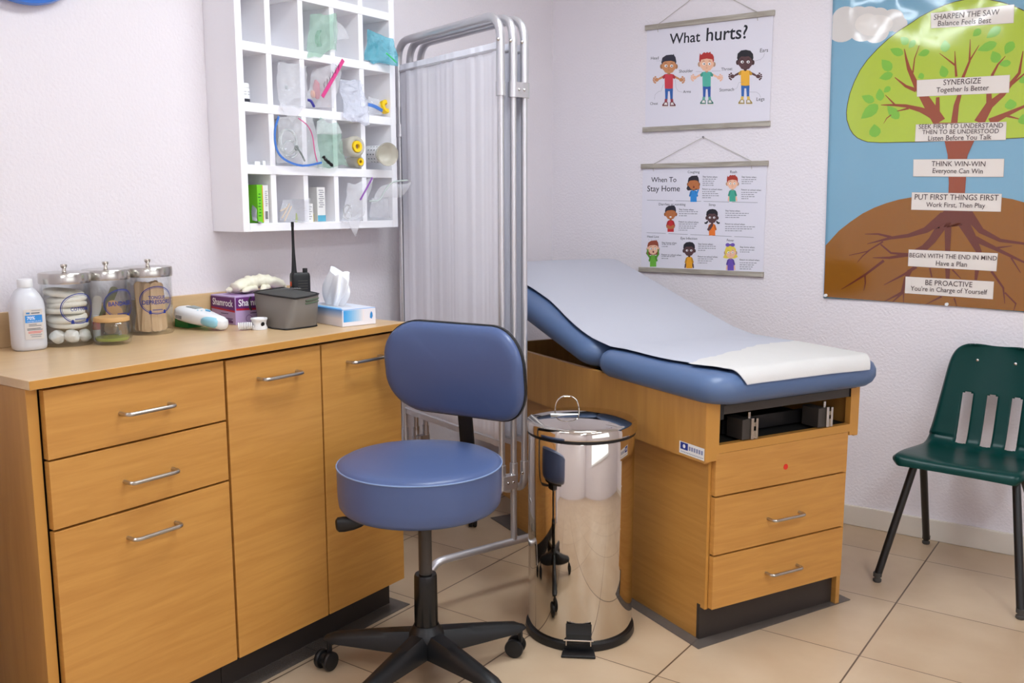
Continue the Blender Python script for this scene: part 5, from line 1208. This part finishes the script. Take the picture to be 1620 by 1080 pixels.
# second row
pb_ = Vector((.105, -1.8185, SHZ[4]+.0003)); t = thing('pill_bottle', 'small white bottle with a black band in the left hole of the second row', 'bottle', pb_)
G().lathe([(.0165, 0), (.018, .002), (.018, .040), (.016, .043)], pb_, 28).build('bottle_body', M['white_pl'], t); G().lathe([(.0172, .0432), (.0172, .054), (.016, .056)], pb_, 28).build('cap', M['white_pl'], t)
art = Art(cyl_place(pb_, .0182, radians(-20)), .0002)
for i in range(10):
    u0 = -.022 + i*.0044; art.poly([(u0, .003), (u0+.0044, .003), (u0+.0044, .0115), (u0, .0115)], INK, 1)
    if i % 3: art.poly([(u0, .030), (u0+.0028, .030), (u0+.0028, .0325), (u0, .0325)], GREY, 1); art.poly([(u0, .023), (u0+.0034, .023), (u0+.0034, .025), (u0, .025)], GREY, 1)
art.build('label', t)
baggy('clear crinkled bag hanging out of the second hole of the second row', ((440, 168, .150), (488, 172, .150), (484, 106, .135), (437, 98, .115)), M['clearbag'], .022, 7, .012)
baggy('limp tip of the clear bag hanging down over the board below it', ((462, 194, .152), (463, 194, .152), (482, 168, .156), (440, 165, .156)), M['clearbag'], .004, 8, .003)
p = on_x(461, 140, .07); coil('coil of pale tubing inside the clear crinkled bag of the second row', p, .024, 4, M['tubing'], .02, .0028, 8)
baggy('clear zip bag with a broad pink strip in the third hole of the second row', ((487, 172, .10), (528, 174, .14), (546, 96, .165), (487, 112, .10)), M['clearbag'], .010, 9, .007, (M['pink'], .012, ((543, 95, .182), (528, 122, .180), (510, 153, .176))))
art = Art(lambda u, v, h: on_x(510+u*30-v*3, 140-u*38-v*8, .183))
for i in range(6):
    for k in range(3): art.stroke([(.08+i*.15+k*.035, -.3+.5*((i*3+k) % 3)/2, .018), (.11+i*.15+k*.035, .5-.4*((i+k) % 2), .018)], INK, 1)
o_ = thing('marker_writing', 'black marker scribble on the clear bag beside the pink strip', 'handwriting', on_x(520, 120, .183)); art.build('ink_strokes', o_)
for lb, c_, sc, mm in (('pink rubber piece inside the pink strip zip bag', (501, 142, .09), (.011, .012, .030), ink(222, 84, 110)), ('orange capped piece low in the pink strip zip bag', (495, 149, .10), (.008, .008, .012), ink(240, 138, 70))):
    tag(G().ball(on_x(*c_), 1.0, 14, 10, sc, .25, 3).build('rubber_piece', mm), lb, 'medical supply')
g = G(); P = interp([tuple(on_x(*q)) for q in ((487, 158, .11), (492, 160, .12), (497, 169, .12))], 8); g.tube(P, .0042, 8); tag(g.build('blue_strap', ink(66, 62, 160)), 'dark blue strap at the bottom of the pink strip zip bag', 'strap')
baggy('milky limp plastic bag slumping out of the fourth hole of the second row', ((545, 186, .16), (584, 196, .17), (577, 134, .145), (536, 124, .11)), M['milkbag'], .024, 11, .012)
p = on_x(609, 169, .118); T_ = Matrix.Translation(p) @ Matrix.Rotation(pi/2-.25, 4, 'Y') @ Matrix.Scale(1, 4)
tag(G(T_).lathe([(.010, -.010), (.0215, -.010), (.0225, -.007), (.0225, .007), (.0215, .010), (.010, .010), (.0085, .007), (.0085, -.007), (.010, -.010)], (0, 0, 0), 36, cap0=False, cap1=False).build('yellow_ring', M['yellow']), 'yellow ring standing in the right hole of the second row', 'ring')
baggy('flat bag with a blue and pink zip edge beside the yellow ring', ((581, 180, .10), (604, 182, .13), (603, 160, .13), (581, 150, .09)), M['clearbag'], .006, 12, .004, (M['zipblue'], .011, ((581, 165, .118), (592, 168, .13), (605, 175, .130))))
# third row
for i, (a, w_) in enumerate((((.10, -1.825), .016), ((.115, -1.795), .020), ((.11, -1.765), .012))):
    tag(G().box(a[0]-.012, a[0]+.012, a[1]-w_/2, a[1]+w_/2, SHZ[2]+.0003, SHZ[2]+.008+.003*i).build('small_packet', M['white_pl'], smooth=0, bevel=.001), ('leftmost', 'middle', 'rightmost')[i] + ' of the small white packets in the left hole of the third row', 'packet', 'small white packets')
baggy('large clear zip bag with a blue rim in the third row of the shelf', ((440, 262, .150), (508, 264, .165), (500, 186, .160), (436, 184, .150)), M['clearbag'], .016, 13, .008, (M['zipblue'], .0062, ((441, 184, .172), (435, 206, .174), (437, 234, .176), (450, 252, .178), (478, 262, .180), (509, 257, .176))))
g = G(); P = interp([tuple(on_x(*q)) for q in ((472, 187, .172), (486, 198, .176), (494, 214, .178), (498, 240, .178), (502, 256, .176))], 10); g.tube(P, .0016, 6); tag(g.build('pink_zip_line', M['pink']), 'thin pink zip line crossing the large blue rimmed bag', 'zip strip')
coil('large coil of clear tubing inside the blue rimmed zip bag', on_x(455, 224, .13), .036, 3, M['tubing'], .012, .0032, 4, squash=.95)
coil('small coil of clear tubing inside the blue rimmed zip bag', on_x(458, 236, .115), .026, 3, M['tubing'], .012, .0026, 6, squash=1.1)
g = G(); P = interp([tuple(on_x(*q)) for q in ((469, 232, .15), (473, 238, .15), (478, 246, .152), (482, 255, .152))], 8); g.tube(P, .0028, 8); g.tube(arc(on_x(469, 234, .15), .006, 0, 2*pi, 16, (0, 1, 0), (0, 0, 1)), .0022, 6); tag(g.build('green_clip', M['dgreen']), 'dark green clip on the tubing in the blue rimmed bag', 'clip')
baggy('crumpled clear bag with pale green parts in the third hole of the third row', ((505, 263, .150), (549, 264, .155), (538, 196, .150), (496, 186, .13)), M['greenbag'], .020, 15, .013)
baggy('loose clear plastic rim above the pale green parts bag', ((500, 212, .185), (541, 210, .185), (530, 186, .18), (500, 190, .18)), M['clearbag'], .008, 16, .006)
g = G(); P = interp([tuple(on_x(*q)) for q in ((511, 247, .17), (517, 254, .175), (526, 262, .172))], 8); g.tube(P, [.004+.002*(i % 2) for i in range(len(P))], 8); tag(g.build('black_clamp', M['black']), 'black clamp at the foot of the pale green parts bag', 'clamp')
def spacer(label, px, py, X, ro_, ri, tone):
    p = on_x(px, py, X); p.z = max(p.z, SHZ[2]+ro_*1.0+.0035); T_ = Matrix.Translation(p) @ Matrix.Rotation(pi/2, 4, 'Y') @ Matrix.Rotation(.12, 4, 'X'); t = thing('inhaler_spacer', label, 'inhaler spacer', p, 0, 'yellow centred spacers')
    G(T_).lathe([(ri*1.1, .012), (ro_*.7, .014), (ro_*.93, .010), (ro_, .002), (ro_*.94, -.012), (ro_*.86, -.045)], (0, 0, 0), 36, cap0=False, cap1=False).build('clear_cup', M['silicone'], t, smooth=60)
    G(T_).lathe([(ri*.38, .010), (ri*.45, .016), (ri*.95, .017), (ri, .013), (ri, .006), (ri*.38, .006)], (0, 0, 0), 30, cap0=False, cap1=False).build('yellow_valve', M['yellow'], t, smooth=60)
    G(T_).lathe([(.0001, .0085), (ri*.4, .0085)], (0, 0, 0), 20, cap0=False, cap1=False).build('mouth_hole', ink(150, 118, 80), t)
spacer('upper spacer with a large yellow valve in the fourth hole of the third row', 561, 232, .150, .0345, .0185, 0)
spacer('lower smaller spacer with a yellow valve in the fourth hole of the third row', 566, 256, .128, .0195, .0125, 0)
# spacer tube with face cup
a_, b_ = on_x(583, 244, .06), on_x(606, 244, .165); t = thing('spacer_chamber', 'white printed spacer chamber with a clear face cup at the right of the shelf', 'inhaler spacer', a_)
dxx = (b_-a_).normalized(); T_ = Matrix.Translation(a_) @ dxx.to_track_quat('Z', 'Y').to_matrix().to_4x4(); Lc = (b_-a_).length
G(T_).lathe([(.023, 0), (.0285, .004), (.0285, Lc-.004), (.026, Lc)], (0, 0, 0), 40).build('chamber', M['white_pl'], t)
G(T_).lathe([(.024, Lc-.002), (.031, Lc+.006), (.0365, Lc+.028), (.0385, Lc+.034), (.0375, Lc+.038), (.0335, Lc+.034), (.028, Lc+.012), (.016, Lc+.004), (.0001, Lc+.003)], (0, 0, 0), 48, cap0=False, cap1=False).build('face_cup', M['silicone'], t, smooth=60)
art = Art(lambda u, v, h: T_ @ Vector(((.0287+h)*cos(u/.0287), (.0287+h)*sin(u/.0287), v)), .0002)
for aa in range(0, 628, 52):
    for k in range(3): art.poly([(aa*.0287/100, .05+k*.022), (aa*.0287/100+.004, .05+k*.022), (aa*.0287/100+.004, .058+k*.022), (aa*.0287/100, .058+k*.022)], ink(90, 96, 108), 1)
art.build('printing', t)
# bottom row
zf = SHZ[0]+.0003
t = thing('green_carton', 'bright green and white carton standing in the bottom left hole', 'carton', (.09, -1.785, zf))
G().box(.030, .132, -1.805, -1.784, zf, zf+.112).build('green_half', ink(120, 206, 40), t, smooth=0, bevel=.001); G().box(.030, .130, -1.7835, -1.762, zf, zf+.111).build('white_half', M['card'], t, smooth=0, bevel=.001)
art = Art(lambda u, v, h: Vector((.1323+h, u, v))); art.poly([(-1.7875, zf+.003), (-1.7842, zf+.003), (-1.7842, zf+.109), (-1.7875, zf+.109)], ink(222, 160, 40), 1)
for i in range(8): art.poly([(-1.803+.002*(i % 3), zf+.02+i*.009), (-1.7935, zf+.02+i*.009), (-1.7935, zf+.023+i*.009), (-1.803+.002*(i % 3), zf+.023+i*.009)], ink(40, 120, 40), 1)
for i in range(6): art.poly([(-1.778, zf+.012+i*.004), (-1.768, zf+.012+i*.004), (-1.768, zf+.0142+i*.004), (-1.778, zf+.0142+i*.004)], INK, 1)
for i in range(8): art.poly([(-1.776, zf+.05+i*.006), (-1.770+.003*(i % 2), zf+.05+i*.006), (-1.770+.003*(i % 2), zf+.052+i*.006), (-1.776, zf+.052+i*.006)], GREY, 1)
art.build('printing', t)
baggy('grey crumpled pouch to the left of the green carton', ((399, 351, .12), (406, 351, .125), (405, 314, .115), (398, 310, .105)), mat('silver_pouch', (168, 168, 178), .3, .3), .008, 21, .008, name='pouch')
baggy('clear bag of swabs in the second hole of the bottom row', ((443, 351, .10), (472, 351, .10), (471, 314, .085), (443, 314, .085)), M['clearbag'], .012, 22, .008)
for i, (a, b) in enumerate((((446, 345, .112), (458, 322, .105)), ((443, 334, .11), (455, 328, .105)), ((450, 350, .11), (461, 326, .11)))):
    tag(G().tube([on_x(*a), on_x(*b)], .0022, 8).build('swab_stick', ink(214, 196, 176)), ('steep left', 'short flat', 'long right')[i]+' swab stick in the second hole of the bottom row', 'swab', 'swab sticks')
tag(G().tube([on_x(469, 351, .105), on_x(471, 312, .09)], .0036, 10).build('lime_tube', M['lime']), 'lime yellow tube standing at the right of the second bottom hole', 'tube')
t = thing('medicine_carton', 'tall white medicine carton with a blue foot in the third bottom hole', 'carton', (.10, -1.535, zf)); G().box(.06, .118, -1.556, -1.522, zf, zf+.108).build('carton', M['card'], t, smooth=0, bevel=.001)
art = Art(lambda u, v, h: Vector((.1184+h, u, v))); art.poly([(-1.556, zf+.0005), (-1.522, zf+.0005), (-1.522, zf+.020), (-1.556, zf+.020)], ink(92, 170, 196), 1)
for i in range(9): art.poly([(-1.550+.004*(i % 2), zf+.045+i*.0065), (-1.533+.006*((i*2) % 3)/2, zf+.045+i*.0065), (-1.533+.006*((i*2) % 3)/2, zf+.0475+i*.0065), (-1.550+.004*(i % 2), zf+.0475+i*.0065)], GREY, 1)
art.build('printing', t)
t = thing('medicine_carton', 'short white medicine carton at the left of the third bottom hole', 'carton', (.11, -1.594, zf)); G().box(.085, .125, -1.6085, -1.581, zf, zf+.056).build('carton', M['card'], t, smooth=0, bevel=.001)
art = Art(lambda u, v, h: Vector((.1254+h, u, v)))
for i in range(6): art.poly([(-1.605, zf+.008+i*.0075), (-1.592+.005*(i % 2), zf+.008+i*.0075), (-1.592+.005*(i % 2), zf+.0105+i*.0075), (-1.605, zf+.0105+i*.0075)], GREY, 1)
art.build('printing', t)
tag(G().lathe([(.006, 0), (.006, .022), (.004, .026)], (.108, -1.571, zf), 16).build('vial', ink(190, 176, 84)), 'small yellow vial between the two white medicine cartons', 'vial')
baggy('clear zip bag with a purple strip hanging out of the fourth bottom hole', ((541, 352, .150), (574, 340, .165), (594, 284, .182), (545, 290, .150)), M['clearbag'], .014, 24, .009, (M['zippurple'], .0050, ((589, 281, .200), (581, 296, .200), (570, 316, .194))))
baggy('pointed tip of the purple strip bag hanging below the shelf', ((562, 374, .165), (563, 374, .165), (574, 336, .172), (545, 348, .168)), M['clearbag'], .005, 25, .004)
g = G(); c_ = on_x(550, 335, .13)
g.tube(arc(c_, .020, .3, 2*pi-.3, 24, (0, .85, .2), (0, -.2, 1.1)), .0022, 7); g.tube([c_+Vector((0, -.02, -.02)), c_+Vector((.005, .012, .024))], .002, 7); tag(g.build('steel_loop', M['nickel']), 'bent steel loop inside the purple strip bag', 'medical supply')
baggy('clear face mask pouch sticking out of the bottom right hole', ((585, 345, .13), (616, 343, .135), (617, 314, .135), (585, 318, .125)), M['clearbag'], .012, 26, .008)
baggy('clear curved plastic flap jutting out to the right of the bottom row', ((590, 318, .165), (634, 312, .20), (656, 288, .235), (600, 296, .17)), M['clearbag'], .010, 27, .006)
g = G(); P = interp([tuple(on_x(*q)) for q in ((584, 318, .19), (600, 316, .20), (610, 300, .215), (622, 288, .23), (645, 285, .25))], 10); g.tube(P, .0028, 8); tag(g.build('clear_tube', M['tubing']), 'clear bent tube along the plastic flap at the bottom right of the shelf', 'tubing')
